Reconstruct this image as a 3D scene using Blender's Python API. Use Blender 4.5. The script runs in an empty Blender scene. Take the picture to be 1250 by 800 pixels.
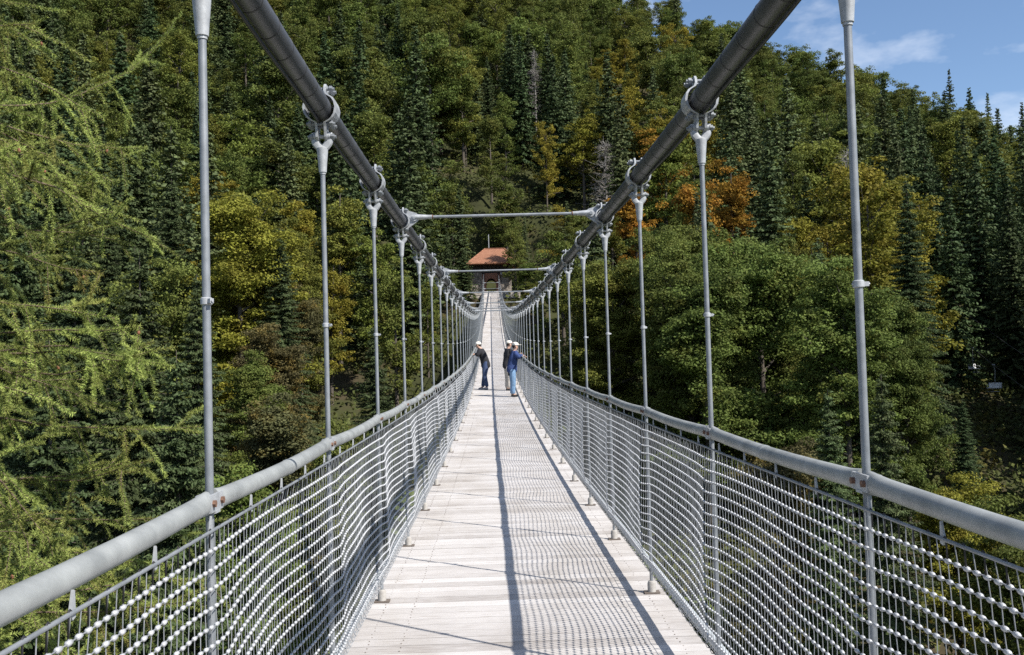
import bpy, math, random
import numpy as np
from mathutils import Matrix, Vector
rng = np.random.default_rng(7); random.seed(7)
R = math.radians
SC = bpy.context.scene; COL = SC.collection
PI = math.pi

# ------------------------------------------------------------------ camera frame
F = 1180.0
YAW = math.atan(24/F); PITCH = math.atan(45/F); ROLL = -0.028
CAMROT = Matrix.Rotation(-YAW, 4, 'Z') @ Matrix.Rotation(PI/2+PITCH, 4, 'X') @ Matrix.Rotation(ROLL, 4, 'Z')
CAMINV = CAMROT.inverted()
def project(p):
    q = CAMINV @ Vector(p)
    if q.z > -0.1: return (-9999, -9999)
    return (625+F*q.x/-q.z, 400-F*q.y/-q.z)
def at(px, py, d):                       # point on the plane y = d
    v = CAMROT.to_3x3() @ Vector(((px-625)/F, (400-py)/F, -1))
    return v*(d/v.y)

# ------------------------------------------------------------------ objects
def tag(o, label=None, cat=None, group=None, kind=None):
    if label: o['label'] = label
    if cat: o['category'] = cat
    if group: o['group'] = group
    if kind: o['kind'] = kind
    return o
def empty(name, loc=(0,0,0), rz=0):
    o = bpy.data.objects.new(name, None); COL.objects.link(o); o.location = loc; o.rotation_euler = (0,0,rz)
    o.empty_display_size = .2
    return o
class MB:
    def __init__(s): s.v=[]; s.f4=[]; s.f3=[]; s.n=0; s.m4=[]; s.m3=[]; s.pv=[]
    def add(s, v, f4=None, f3=None, mi=0, pv=0.5):
        v=np.asarray(v,dtype=float).reshape(-1,3); s.v.append(v)
        s.pv.append(np.broadcast_to(np.asarray(pv,dtype=float),(len(v),)))
        if f4 is not None and len(f4):
            f4=np.asarray(f4,dtype=np.int64)+s.n; s.f4.append(f4); s.m4.append(np.full(len(f4),mi))
        if f3 is not None and len(f3):
            f3=np.asarray(f3,dtype=np.int64)+s.n; s.f3.append(f3); s.m3.append(np.full(len(f3),mi))
        s.n+=len(v)
    def box(s, c, size, rot=None, mi=0, pv=.5):
        c=np.asarray(c,float); h=np.asarray(size,float)/2
        v=np.array([[x,y,z] for z in(-1,1) for y in(-1,1) for x in(-1,1)],float)*h
        if rot is not None: v=v@np.asarray(rot).T
        s.add(v+c,[[0,2,3,1],[4,5,7,6],[0,1,5,4],[2,6,7,3],[0,4,6,2],[1,3,7,5]],mi=mi,pv=pv)
    def tube(s, pts, r, n=8, cap=True, mi=0, pv=.5, flat=None):
        p=np.asarray(pts,float); m=len(p); r=np.broadcast_to(np.asarray(r,float),(m,))
        t=np.gradient(p,axis=0); t/=np.linalg.norm(t,axis=1,keepdims=True)+1e-12
        ref=np.array([0,0,1.]) if abs(t[0,2])<.9 else np.array([1.,0,0])
        u=np.cross(t,ref); u/=np.linalg.norm(u,axis=1,keepdims=True)+1e-12; w=np.cross(u,t)
        a=np.arange(n)*2*PI/n
        ru=r[:,None,None]; rw=ru if flat is None else ru*np.broadcast_to(np.asarray(flat,float),(m,))[:,None,None]
        V=p[:,None,:]+ru*np.cos(a)[None,:,None]*u[:,None,:]+rw*np.sin(a)[None,:,None]*w[:,None,:]
        i=np.arange(m-1)[:,None]; j=np.arange(n)[None,:]; k=(j+1)%n
        f=np.stack([i*n+j,i*n+k,(i+1)*n+k,(i+1)*n+j],-1).reshape(-1,4)
        f3=None
        V=V.reshape(-1,3)
        if cap:
            V=np.vstack([V,p[0],p[-1]]); c0=m*n; j=np.arange(n); k=(j+1)%n
            f3=np.vstack([np.stack([np.full(n,c0),k,j],-1),np.stack([np.full(n,c0+1),(m-1)*n+j,(m-1)*n+k],-1)])
        s.add(V,f,f3,mi=mi,pv=pv)
    def lathe(s, c, prof, n=12, axis=(0,0,1), mi=0, pv=.5):    # prof: list of (r, h)
        ax=np.asarray(axis,float); ax/=np.linalg.norm(ax)
        pts=[np.asarray(c,float)+ax*h for r_,h in prof]
        s.tube_dir(pts,[max(r_,1e-4) for r_,h in prof],ax,n,mi,pv)
    def tube_dir(s, p, r, ax, n=12, mi=0, pv=.5):
        p=np.asarray(p,float); r=np.asarray(r,float); m=len(p)
        ref=np.array([0,0,1.]) if abs(ax[2])<.9 else np.array([1.,0,0])
        u=np.cross(ax,ref); u/=np.linalg.norm(u); w=np.cross(u,ax); a=np.arange(n)*2*PI/n
        V=p[:,None,:]+r[:,None,None]*(np.cos(a)[None,:,None]*u+np.sin(a)[None,:,None]*w)
        i=np.arange(m-1)[:,None]; j=np.arange(n)[None,:]; k=(j+1)%n
        f=np.stack([i*n+j,i*n+k,(i+1)*n+k,(i+1)*n+j],-1).reshape(-1,4)
        V=np.vstack([V.reshape(-1,3),p[0],p[-1]]); c0=m*n; j=np.arange(n); k=(j+1)%n
        f3=np.vstack([np.stack([np.full(n,c0),k,j],-1),np.stack([np.full(n,c0+1),(m-1)*n+j,(m-1)*n+k],-1)])
        s.add(V,f,f3,mi=mi,pv=pv)
    def prism(s, poly, a, b, mi=0, pv=.5):       # polygon points (3D), extruded from +a to +b (vectors)
        p=np.asarray(poly,float); n=len(p); V=np.vstack([p+np.asarray(a),p+np.asarray(b)])
        j=np.arange(n); k=(j+1)%n
        f4=np.stack([j,k,n+k,n+j],-1)
        c0=p.mean(0)+np.asarray(a); c1=p.mean(0)+np.asarray(b)
        V=np.vstack([V,c0,c1])
        f3=np.vstack([np.stack([np.full(n,2*n),k,j],-1),np.stack([np.full(n,2*n+1),n+j,n+k],-1)])
        s.add(V,f4,f3,mi=mi,pv=pv)
    def mesh(s, name, mats, smooth=False):
        me=bpy.data.meshes.new(name)
        V=np.vstack(s.v); me.vertices.add(len(V)); me.vertices.foreach_set('co',V.ravel())
        n4=np.vstack(s.f4) if s.f4 else np.zeros((0,4),int); n3=np.vstack(s.f3) if s.f3 else np.zeros((0,3),int)
        loops=np.concatenate([n4.ravel(),n3.ravel()]); me.loops.add(len(loops)); me.loops.foreach_set('vertex_index',loops.astype(np.int32))
        np_=len(n4)+len(n3); me.polygons.add(np_)
        st=np.concatenate([np.arange(len(n4))*4,len(n4)*4+np.arange(len(n3))*3]).astype(np.int32)
        me.polygons.foreach_set('loop_start',st)
        mi=np.concatenate([np.concatenate(s.m4) if s.m4 else [],np.concatenate(s.m3) if s.m3 else []]).astype(np.int32)
        me.polygons.foreach_set('material_index',mi)
        me.polygons.foreach_set('use_smooth',np.full(np_,bool(smooth)))
        at_=me.attributes.new('pv','FLOAT','POINT'); at_.data.foreach_set('value',np.concatenate(s.pv).astype(np.float32))
        for m in (mats if isinstance(mats,(list,tuple)) else [mats]): me.materials.append(m)
        me.update(calc_edges=True)
        if smooth and smooth!='all':
            me.set_sharp_from_angle(angle=R(40))
        return me
    def obj(s, name, mats, parent=None, smooth=False):
        o=bpy.data.objects.new(name,s.mesh(name,mats,smooth)); COL.objects.link(o)
        if parent: o.parent=parent
        return o
def link(name, me, parent=None, loc=(0,0,0), rot=(0,0,0), sc=(1,1,1)):
    o=bpy.data.objects.new(name,me); COL.objects.link(o); o.location=loc; o.rotation_euler=rot; o.scale=sc
    if parent: o.parent=parent
    return o

# ------------------------------------------------------------------ materials
class NT:
    def __init__(s, name):
        s.m=bpy.data.materials.new(name); s.m.use_nodes=True; s.t=s.m.node_tree; s.t.nodes.clear()
        s.out=s.n('ShaderNodeOutputMaterial')
    def n(s, typ, **k):
        x=s.t.nodes.new(typ)
        for a,b in k.items():
            if a.startswith('i_'):
                nm=a[2:]; nm=int(nm) if nm.isdigit() else nm.replace('_',' ')
                x.inputs[nm].default_value=b
            else: setattr(x,a,b)
        return x
    def l(s,a,b): s.t.links.new(a,b)
def ramp(nt, fac, stops):
    r=nt.n('ShaderNodeValToRGB'); e=r.color_ramp.elements
    while len(e)<len(stops): e.new(.5)
    for i,(p,c) in enumerate(stops): e[i].position=p; e[i].color=(*c,1)
    nt.l(fac,r.inputs[0]); return r.outputs[0]
def noise(nt, scale, detail=4, coord='Object', vec_scale=None, rough=.6):
    tc=nt.n('ShaderNodeTexCoord'); v=tc.outputs[coord]
    if vec_scale is not None:
        mp=nt.n('ShaderNodeMapping'); mp.inputs['Scale'].default_value=vec_scale; nt.l(v,mp.inputs[0]); v=mp.outputs[0]
    x=nt.n('ShaderNodeTexNoise'); x.inputs['Scale'].default_value=scale; x.inputs['Detail'].default_value=detail
    x.inputs['Roughness'].default_value=rough; nt.l(v,x.inputs['Vector']); return x.outputs[0]
def principled(nt, color, rough=.6, metal=0., bump=None, bump_s=.3, bump_d=.01, spec=.5):
    p=nt.n('ShaderNodeBsdfPrincipled')
    if isinstance(color,tuple): p.inputs['Base Color'].default_value=(*color,1)
    else: nt.l(color,p.inputs['Base Color'])
    if isinstance(rough,(int,float)): p.inputs['Roughness'].default_value=rough
    else: nt.l(rough,p.inputs['Roughness'])
    p.inputs['Metallic'].default_value=metal
    p.inputs['Specular IOR Level'].default_value=spec
    if bump is not None:
        b=nt.n('ShaderNodeBump'); b.inputs['Strength'].default_value=bump_s; b.inputs['Distance'].default_value=bump_d
        nt.l(bump,b.inputs['Height']); nt.l(b.outputs[0],p.inputs['Normal'])
    nt.l(p.outputs[0],nt.out.inputs[0]); return p
def mat_simple(name, c1, c2, scale=20, rough=.6, metal=0., bs=.2, bd=.003, stretch=None, spec=.5, detail=5):
    nt=NT(name); nz=noise(nt,scale,detail,vec_scale=stretch); col=ramp(nt,nz,[(.3,c1),(.7,c2)])
    principled(nt,col,rough,metal,nz,bs,bd,spec); return nt.m
M={}
M['galv']=mat_simple('galvanised_steel',(.17,.185,.20),(.27,.285,.305),14,.5,.25)
M['galv_light']=mat_simple('galvanised_casting',(.26,.27,.285),(.42,.435,.45),22,.55,.15,.35,.004)
M['rail']=mat_simple('aged_galvanised_rail',(.19,.20,.20),(.34,.352,.345),7,.5,.1,.15,.002)
M['wire']=mat_simple('mesh_wire',(.20,.21,.225),(.32,.33,.345),40,.45,.15,0.0)
M['knot']=mat_simple('crimped_ferrule',(.36,.365,.38),(.54,.545,.56),50,.5,.2,0.0)
M['cable']=mat_simple('dark_cable_sheath',(.040,.042,.047),(.066,.068,.075),4,.45,.0,.15,.002,spec=.4)
M['black']=mat_simple('black_rubber',(.012,.012,.014),(.025,.025,.028),20,.6)
M['rust']=mat_simple('rusty_steel',(.09,.045,.03),(.20,.11,.07),60,.8)
M['kerb']=mat_simple('pale_galvanised_kerb',(.40,.43,.45),(.55,.58,.60),12,.5,.1)
# wood
nt=NT('weathered_planks')
st=noise(nt,.9,6,vec_scale=(1.6,.5,1)); st2=noise(nt,9,6,vec_scale=(.6,7,3))
g1=noise(nt,5,7,vec_scale=(1.3,28,4)); g2=noise(nt,1.6,5); 
a=nt.n('ShaderNodeAttribute',attribute_name='pv')
mx=nt.n('ShaderNodeMath',operation='MULTIPLY_ADD',i_1=.42,i_2=.0); nt.l(g1,mx.inputs[0])
m2=nt.n('ShaderNodeMath',operation='MULTIPLY_ADD',i_1=.20); nt.l(a.outputs['Fac'],m2.inputs[0]); nt.l(mx.outputs[0],m2.inputs[2])
m3=nt.n('ShaderNodeMath',operation='MULTIPLY_ADD',i_1=.24); nt.l(g2,m3.inputs[0]); nt.l(m2.outputs[0],m3.inputs[2])
col=ramp(nt,m3.outputs[0],[(.24,(.26,.235,.22)),(.36,(.42,.395,.38)),(.46,(.49,.465,.45)),(.62,(.57,.55,.54))])
sr=ramp(nt,st,[(.36,(.86,.84,.81)),(.56,(1,1,1))]); sr2=ramp(nt,st2,[(.32,(.76,.73,.70)),(.42,(1,1,1))])
mA=nt.n('ShaderNodeMix',data_type='RGBA',blend_type='MULTIPLY',i_0=1.); nt.l(col,mA.inputs[6]); nt.l(sr,mA.inputs[7])
mB=nt.n('ShaderNodeMix',data_type='RGBA',blend_type='MULTIPLY',i_0=1.); nt.l(mA.outputs[2],mB.inputs[6]); nt.l(sr2,mB.inputs[7])
principled(nt,mB.outputs[2],.85,0,g1,.5,.004,.3); M['wood']=nt.m
M['joist']=mat_simple('dark_timber_joist',(.10,.08,.065),(.17,.14,.12),12,.85,stretch=(1,6,1))
# foliage
def foliage(name, transl=.3, scale=.55, autumn=(.26,.16,.028), amount=.62, attr=False):
    nt=NT(name); oi=nt.n('ShaderNodeObjectInfo'); src=nt.n('ShaderNodeAttribute',attribute_name='tint') if attr else oi
    tc=nt.n('ShaderNodeTexCoord')
    ad=nt.n('ShaderNodeVectorMath',operation='MULTIPLY_ADD'); nt.l(oi.outputs['Random'],ad.inputs[0]); ad.inputs[1].default_value=(37,61,23); nt.l(tc.outputs['Object'],ad.inputs[2])
    nz=nt.n('ShaderNodeTexNoise'); nz.inputs['Scale'].default_value=scale; nz.inputs['Detail'].default_value=4; nt.l(ad.outputs[0],nz.inputs['Vector'])
    at_=nt.n('ShaderNodeAttribute',attribute_name='pv')
    # value variation
    hs=nt.n('ShaderNodeHueSaturation')
    nt.l(src.outputs['Color'],hs.inputs['Color'])
    mr=nt.n('ShaderNodeMapRange',i_3=.45,i_4=1.6); nt.l(at_.outputs['Fac'],mr.inputs[0]); nt.l(mr.outputs[0],hs.inputs['Value'])
    mh=nt.n('ShaderNodeMapRange',i_1=.3,i_2=.7,i_3=.482,i_4=.515); nt.l(nz.outputs[0],mh.inputs[0]); nt.l(mh.outputs[0],hs.inputs['Hue'])
    # autumn patches by alpha of the object colour
    mr2=nt.n('ShaderNodeMapRange',i_1=amount-.12,i_2=amount+.12); nt.l(nz.outputs[0],mr2.inputs[0])
    mu=nt.n('ShaderNodeMath',operation='MULTIPLY'); nt.l(mr2.outputs[0],mu.inputs[0]); nt.l(src.outputs['Alpha'],mu.inputs[1])
    mix=nt.n('ShaderNodeMix',data_type='RGBA'); nt.l(mu.outputs[0],mix.inputs[0]); nt.l(hs.outputs[0],mix.inputs[6]); mix.inputs[7].default_value=(*autumn,1)
    d=nt.n('ShaderNodeBsdfPrincipled'); d.inputs['Roughness'].default_value=.65; d.inputs['Specular IOR Level'].default_value=.12; nt.l(mix.outputs[2],d.inputs['Base Color'])
    t=nt.n('ShaderNodeBsdfTranslucent'); nt.l(mix.outputs[2],t.inputs[0])
    ms=nt.n('ShaderNodeMixShader',i_0=transl); nt.l(d.outputs[0],ms.inputs[1]); nt.l(t.outputs[0],ms.inputs[2]); nt.l(ms.outputs[0],nt.out.inputs[0])
    return nt.m
M['leaf']=foliage('beech_leaves',.3,.5); M['leaf_far']=foliage('far_leaves',.3,.5,attr=True)
M['needle']=foliage('spruce_needles',.12,.8,(.10,.07,.03),.66)
M['larch']=foliage('larch_needles',.3,1.4,(.34,.24,.07),.60)
M['bark']=mat_simple('bark',(.05,.04,.03),(.12,.10,.08),9,.9,0,.6,.02,stretch=(1,1,.3))
M['bark_pale']=mat_simple('pale_dead_bark',(.16,.145,.13),(.30,.28,.26),9,.9,0,.5,.01)
M['cone']=mat_simple('brown_larch_cone',(.13,.05,.025),(.24,.10,.05),60,.8)
# ground
nt=NT('hillside_ground')
n1=noise(nt,.06,6); n2=noise(nt,1.2,6)
mxx=nt.n('ShaderNodeMath',operation='MULTIPLY_ADD',i_1=.35); nt.l(n2,mxx.inputs[0]); nt.l(n1,mxx.inputs[2])
c=ramp(nt,mxx.outputs[0],[(.52,(.028,.030,.014)),(.64,(.045,.050,.020)),(.78,(.055,.045,.026)),(.9,(.08,.06,.04))])
principled(nt,c,.95,0,n2,.6,.15,.1); M['ground']=nt.m
nt=NT('meadow_ground'); n2=noise(nt,3,6); c=ramp(nt,n2,[(.3,(.075,.105,.028)),(.7,(.14,.17,.05))]); principled(nt,c,.95,0,n2,.6,.1,.1)
M['meadow']=nt.m
# ------------------------------------------------------------------ bridge curves (y = distance along the bridge)
def deck_z(y): y=abs(y); return -1.68+.0006*y*y+1e-6*y**3+2.5e-8*y**4
def rail_z(y): return deck_z(y)+1.29
def cable_z(y): y=abs(y); return 1.31+.08*math.exp(-(y/3)**2)+.00052*y*y+2.8e-8*y**4
def half(y): return .775+.24*math.exp(-abs(y)/25)
def halfc(y): return half(y)-.03*math.exp(-(y/3.2)**2)
def cen(y): return .135*(1-y/100)
def node_y(n): return 2*(n+.46)
Y0,Y1=-6.0,97.6
NODES=list(range(-2,48))
bridge=empty('suspension_bridge',(0,0,0))
tag(bridge,'grey steel footbridge with plank deck hung from two thick dark cables across the valley','suspension bridge')

# deck
mb=MB(); y=Y0
while y<Y1+1.2:
    w=.142+random.uniform(-.006,.006); yc=y+w/2; hw=half(yc)+.10; z=deck_z(yc)-.02
    sl=(deck_z(yc+.05)-deck_z(yc-.05))/.1; a=math.atan(sl)+random.uniform(-.006,.006)
    rot=np.array(Matrix.Rotation(a,3,'X')@Matrix.Rotation(random.uniform(-.0015,.0015),3,'Z'))
    mb.box((cen(yc)+random.uniform(-.006,.006),yc,z+random.uniform(-.0025,.0025)),(2*hw,w-.003,.04),rot,pv=random.random())
    if y<26:
        for s in (-1,1):
            for off in (.14,.34):
                for dy in(-.035,.035):
                    mb.lathe((cen(yc)+s*(hw-off)+random.uniform(-.006,.006),yc+dy,z+.0195),[(.0045,-.002),(.0045,.002),(.003,.003)],6,mi=1)
    y+=w+(.0025 if random.random()<.7 else .009)
deck=mb.obj('deck',[M['wood'],M['joist']],bridge)
tag(deck,'pale sun-bleached cross planks')
for s in (-.45,0,.45):
    mb=MB(); ys=np.arange(Y0,Y1+1,1.0); mb.tube([(cen(v)+s,v,deck_z(v)-.10) for v in ys],.055,4); mb.obj('joist',M['joist'],bridge)
cb=MB(); cb.box((0,0,0),(2.5,.10,.10)); cbm=cb.mesh('cross_beam',M['galv'])
for n in NODES:
    yy=node_y(n); k=(half(yy)+.2)/1.25
    link('cross_beam',cbm,bridge,(cen(yy),yy,deck_z(yy)-.175),sc=(k,1,1))

# cables
def cable_part(s):
    mb=MB(); ys=[];rs=[]
    y=Y0; seg=.262
    while y<Y1+3:
        ys+= [y,y+seg*.5]; rs+=[.056,.0558]; y+=seg
    ys=np.array(ys); rs=np.array(rs)
    mb.tube([(cen(v)+s*halfc(v),v,cable_z(v)) for v in ys],rs,20)
    y=Y0
    while y<Y1+2.5:
        yc=y+random.uniform(-.01,.01)
        mb.tube([(cen(v)+s*halfc(v),v,cable_z(v)) for v in (yc-.005,yc-.004,yc+.004,yc+.005)],[.0558,.0575,.0575,.0558],20,cap=False,mi=1); y+=seg
    return mb.obj('main_cable',[M['cable'],M['black']],bridge,smooth='all')
for s in (-1,1):
    c_=cable_part(s)
    mb=MB(); ys=np.arange(Y0,Y1+3,.25)
    mb.tube([(cen(v)+s*(halfc(v)+.012),v,cable_z(v)-.072+.006*math.sin(v*3.14)) for v in ys],.008,8); mb.obj('earth_wire',M['black'],c_,smooth='all')

# hanger detail meshes (local: origin at the cable centre, x outward)
def clamp_mesh():
    mb=MB()
    for sx in (-1,1):          # two cheek plates hugging the cable, hanging below
        prof=[(-.062,.105),(-.035,.125),(.035,.125),(.062,.095),(.055,.03),(.050,-.06),(.040,-.12),(.030,-.235),(.012,-.262),(-.012,-.262),(-.030,-.235),(-.042,-.12),(-.055,-.05),(-.060,.03)]
        poly=[]
        def xoff(z):
            if z>.07: return .020
            if z>-.065: return math.sqrt(max(0,.070**2-min(abs(z),.07)**2))*.9+.012
            return .016
        zs=[.125,.105,.085,.068,.05,.03,0,-.03,-.05,-.062,-.075,-.095,-.12,-.145,-.160]
        wy=[.030,.052,.055,.056,.058,.060,.060,.060,.058,.054,.050,.040,.034,.030,.012]
        for i in range(len(zs)-1):
            x0=sx*xoff(zs[i]); x1=sx*xoff(zs[i+1]); t=.012*sx
            a0,a1=wy[i],wy[i+1]
            v=[(x0,-a0,zs[i]),(x0,a0,zs[i]),(x0+t,a0,zs[i]),(x0+t,-a0,zs[i]),(x1,-a1,zs[i+1]),(x1,a1,zs[i+1]),(x1+t,a1,zs[i+1]),(x1+t,-a1,zs[i+1])]
            mb.add(v,[[0,1,2,3],[4,7,6,5],[0,4,5,1],[1,5,6,2],[2,6,7,3],[3,7,4,0]])
    for (yy,zz) in ((-.03,.098),(.03,.098),(-.03,-.080),(.03,-.080),(0,-.140)):
        mb.lathe((-.062,yy,zz),[(.017,0),(.017,.016)],6,(1,0,0),mi=1)
        mb.lathe((.046,yy,zz),[(.017,0),(.017,.016)],6,(1,0,0),mi=1)
        mb.lathe((-.072,yy,zz),[(.009,0),(.009,.144)],8,(1,0,0),mi=1)
    return mb.mesh('cable_clamp',[M['galv_light'],M['galv']],True)
def fork_mesh():
    mb=MB()
    for s in (-1,1):
        pts=[];rr=[]
        for t in np.linspace(0,1,9):
            pts.append((s*(.034 if t<.5 else .034-.030*((t-.5)/.5)**1.6),0,-.118-.085*t)); rr.append(.0085+.009*t)
        mb.tube(pts,rr,8,flat=np.linspace(2.2,1.15,9))
        mb.lathe((s*.034-.007,0,-.136),[(.021,0),(.021,.014)],12,(1,0,0))
    mb.lathe((-.052,0,-.138),[(.011,0),(.011,.104)],8,(1,0,0))
    mb.lathe((0,0,-.188),[(.014,.0),(.029,-.010),(.0275,-.035),(.023,-.085),(.020,-.125),(.0195,-.134)],14)
    mb.lathe((0,0,-.322),[(.0155,0),(.0155,-.010)],10)
    return mb.mesh('fork_socket',M['galv_light'],True)
CLAMP=clamp_mesh(); FORK=fork_mesh()
mb=MB(); mb.lathe((0,0,0),[(.0135,-.012),(.0175,-.009),(.0175,.009),(.0135,.012)],10); mb.box((.022,0,0),(.018,.012,.014)); mb.lathe((-.02,0,0),[(.004,0),(.004,.055)],6,(1,0,0)); COUP=mb.mesh('rod_coupler',M['galv_light'],True)
mb=MB(); mb.lathe((0,0,0),[(.030,0.001),(.030,.07),(.024,.085),(.013,.088)],12); mb.box((0,0,.006),(.11,.07,.010),mi=1); BASE=mb.mesh('base_socket',[mat_simple('grey_cast_socket',(.28,.26,.24),(.42,.40,.37),20,.7),M['joist']],True)
# rail bracket joining two tube ends at the hanger
mb=MB()
for sx in (-1,1):
    mb.box((sx*.019,0,0),(.008,.125,.052)); 
    for yy in(-.042,.042): mb.lathe((sx*.020-.014 if sx<0 else .02,yy,0),[(.011,0),(.011,.012)],6,(1,0,0),mi=1)
mb.box((0,0,-.028),(.05,.05,.008))
RCL=mb.mesh('rail_bracket',[M['galv_light'],M['rust']])
TUBE=None
def hanger(n,s):
    yy=node_y(n); x=cen(yy)+s*half(yy); zc=cable_z(yy); zd=deck_z(yy); sl=math.atan((cable_z(yy+.05)-cable_z(yy-.05))/.1)
    mb=MB(); zt=zc-.54
    mb.tube([(0,0,zd-zc),(0,0,-.32)],.0125,10); rod=mb.obj('hanger',M['galv'],bridge,smooth=True); rod.location=(x,yy,zc)
    for nm,me,loc,rot in (('cable_clamp',CLAMP,(0,0,0),(sl,0,0)),('fork_socket',FORK,(0,0,0),(0,0,0)),('base_socket',BASE,(0,0,zd-zc),(0,0,0)),
                      ('rail_bracket',RCL,(0,0,rail_z(yy)-zc),(math.atan((rail_z(yy+.05)-rail_z(yy-.05))/.1),0,0))):
        link(nm,me,rod,loc,rot,(1,1,1))
    if zc-.547>rail_z(yy)+.66: link('rod_coupler',COUP,rod,(0,0,rail_z(yy)+.60-zc),(0,0,random.uniform(0,.8) if s>0 else random.uniform(-1,0)))
    return rod
for n in NODES:
    for s in (-1,1): hanger(n,s)
# handrails
for s in (-1,1):
    mb=MB()
    for n in NODES[:-1]:
        ya,yb=node_y(n)+.035,node_y(n+1)-.035
        ts=np.array([0,.012,.03,.06,.10,.2,.35,.5,.65,.8,.9,.94,.97,.988,1.]) if n<12 else np.linspace(0,1,5)
        # ends pressed flat and flared
        d=np.minimum(ts,1-ts)*1.93
        k=np.clip(1-d/.09,0,1)
        rx=.0295*(1-.30*k); fl=(.0295*(1+.22*k))/rx
        pts=[]
        for t in ts:
            yy=ya+(yb-ya)*t; pts.append((cen(yy)+s*half(yy),yy,rail_z(yy)-.012*math.sin(PI*t)))
        mb.tube(pts,rx,16 if n<10 else 8,flat=fl)
        if n%3==1:
            yy=ya+(yb-ya)*.52; 
            mb.tube([(cen(v)+s*half(v),v,rail_z(v)-.012) for v in (yy,yy+.004,yy+.05,yy+.054)],[.030,.0315,.0315,.030],16)
    mb.obj('handrail',M['rail'],bridge,smooth=True)
    # kerb tube
    mb=MB(); ys=np.arange(Y0,Y1,.5)
    mb.tube([(cen(v)+s*(half(v)+.005),v,deck_z(v)+.20) for v in ys],.024,10)
    mb.obj('kerb_tube',M['kerb'],bridge,smooth='all')
# cross ties
def tie_mesh():
    mb=MB()
    # triangular plate from clamp to pin
    poly=[(.0,0,.085),(.02,0,.105),(.125,0,.072),(.150,0,.05),(.150,0,.01),(.125,0,-.012),(.04,0,-.075),(.0,0,-.06)]
    mb.prism(poly,(0,-.012,0),(0,-.002,0)); mb.prism(poly,(0,.002,0),(0,.012,0))
    mb.lathe((.105,-.026,.03),[(.034,0),(.034,.052)],14,(0,1,0)); mb.lathe((.105,-.038,.03),[(.016,0),(.016,.084)],8,(0,1,0),mi=1)
    mb.tube([(.09,0,.034),(.13,0,.034),(.21,0,.034),(.22,0,.034),(.27,0,.034)],[.040,.040,.022,.020,.019],12,flat=[.6,.7,1,1,1])
    mb.tube([(.27,0,.034),(.28,0,.034)],.020,12,mi=2)
    return mb.mesh('tie_fork',[M['galv_light'],M['galv'],M['rust']],True)
TF=tie_mesh()
for n in range(-2,48,3):
    yy=node_y(n); hw=half(yy); z=cable_z(yy)
    mb=MB(); mb.tube([(-hw+.29,0,.034),(hw-.29,0,.034)],.0135,10)
    t=mb.obj('cross_tie',M['galv'],bridge,smooth=True); t.location=(cen(yy),yy,z)
    link('tie_fork',TF,t,(-hw+.02,0,0)); link('tie_fork',TF,t,(hw-.02,0,0),(0,0,PI))

# fence nets
ROWS=19
mb=MB(); mb.prism([(0,-.002,-.016),(0,.012,-.012),(0,.009,.040),(0,.004,.043),(0,-.012,-.004)],(-.003,0,0),(.003,0,0)); TAB=mb.mesh('net_tab',M['galv_light'])
def net_pt(s,y,t):
    """t 0 top, 1 bottom"""
    fr=(y/2-.46); fr=fr-math.floor(fr)             # 0 at a hanger
    dn=min(fr,1-fr)*2.0
    zt=rail_z(y)-.075; zb=deck_z(y)+.215
    env=math.sin(PI*min(1,max(0,t)))**.8
    fr2=fr if fr<.5 else fr-1
    inset=.028-.030*env*(1-math.cos(2*PI*fr))/2+(.014 if y<5.5 else .026)*env*math.exp(-((fr2*2-.03)/.13)**2)*(.35+.65*t)+.012*env*math.sin(y*1.7+s)+.006*env*math.sin(y*5.1+2*s)
    inset+=.016*t
    dz=-.020*env*math.exp(-(fr2*2/.18)**2)+.008*env*math.sin(y*2.9+1.3*s)
    return (cen(y)+s*(half(y)-inset),y,zt+(zb-zt)*t+dz)
def net_grid(s,ys):
    return np.array([[net_pt(s,y,t) for y in ys] for t in np.linspace(0,1,ROWS+1)])  # rows x cols x 3
SP=.0455
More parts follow.
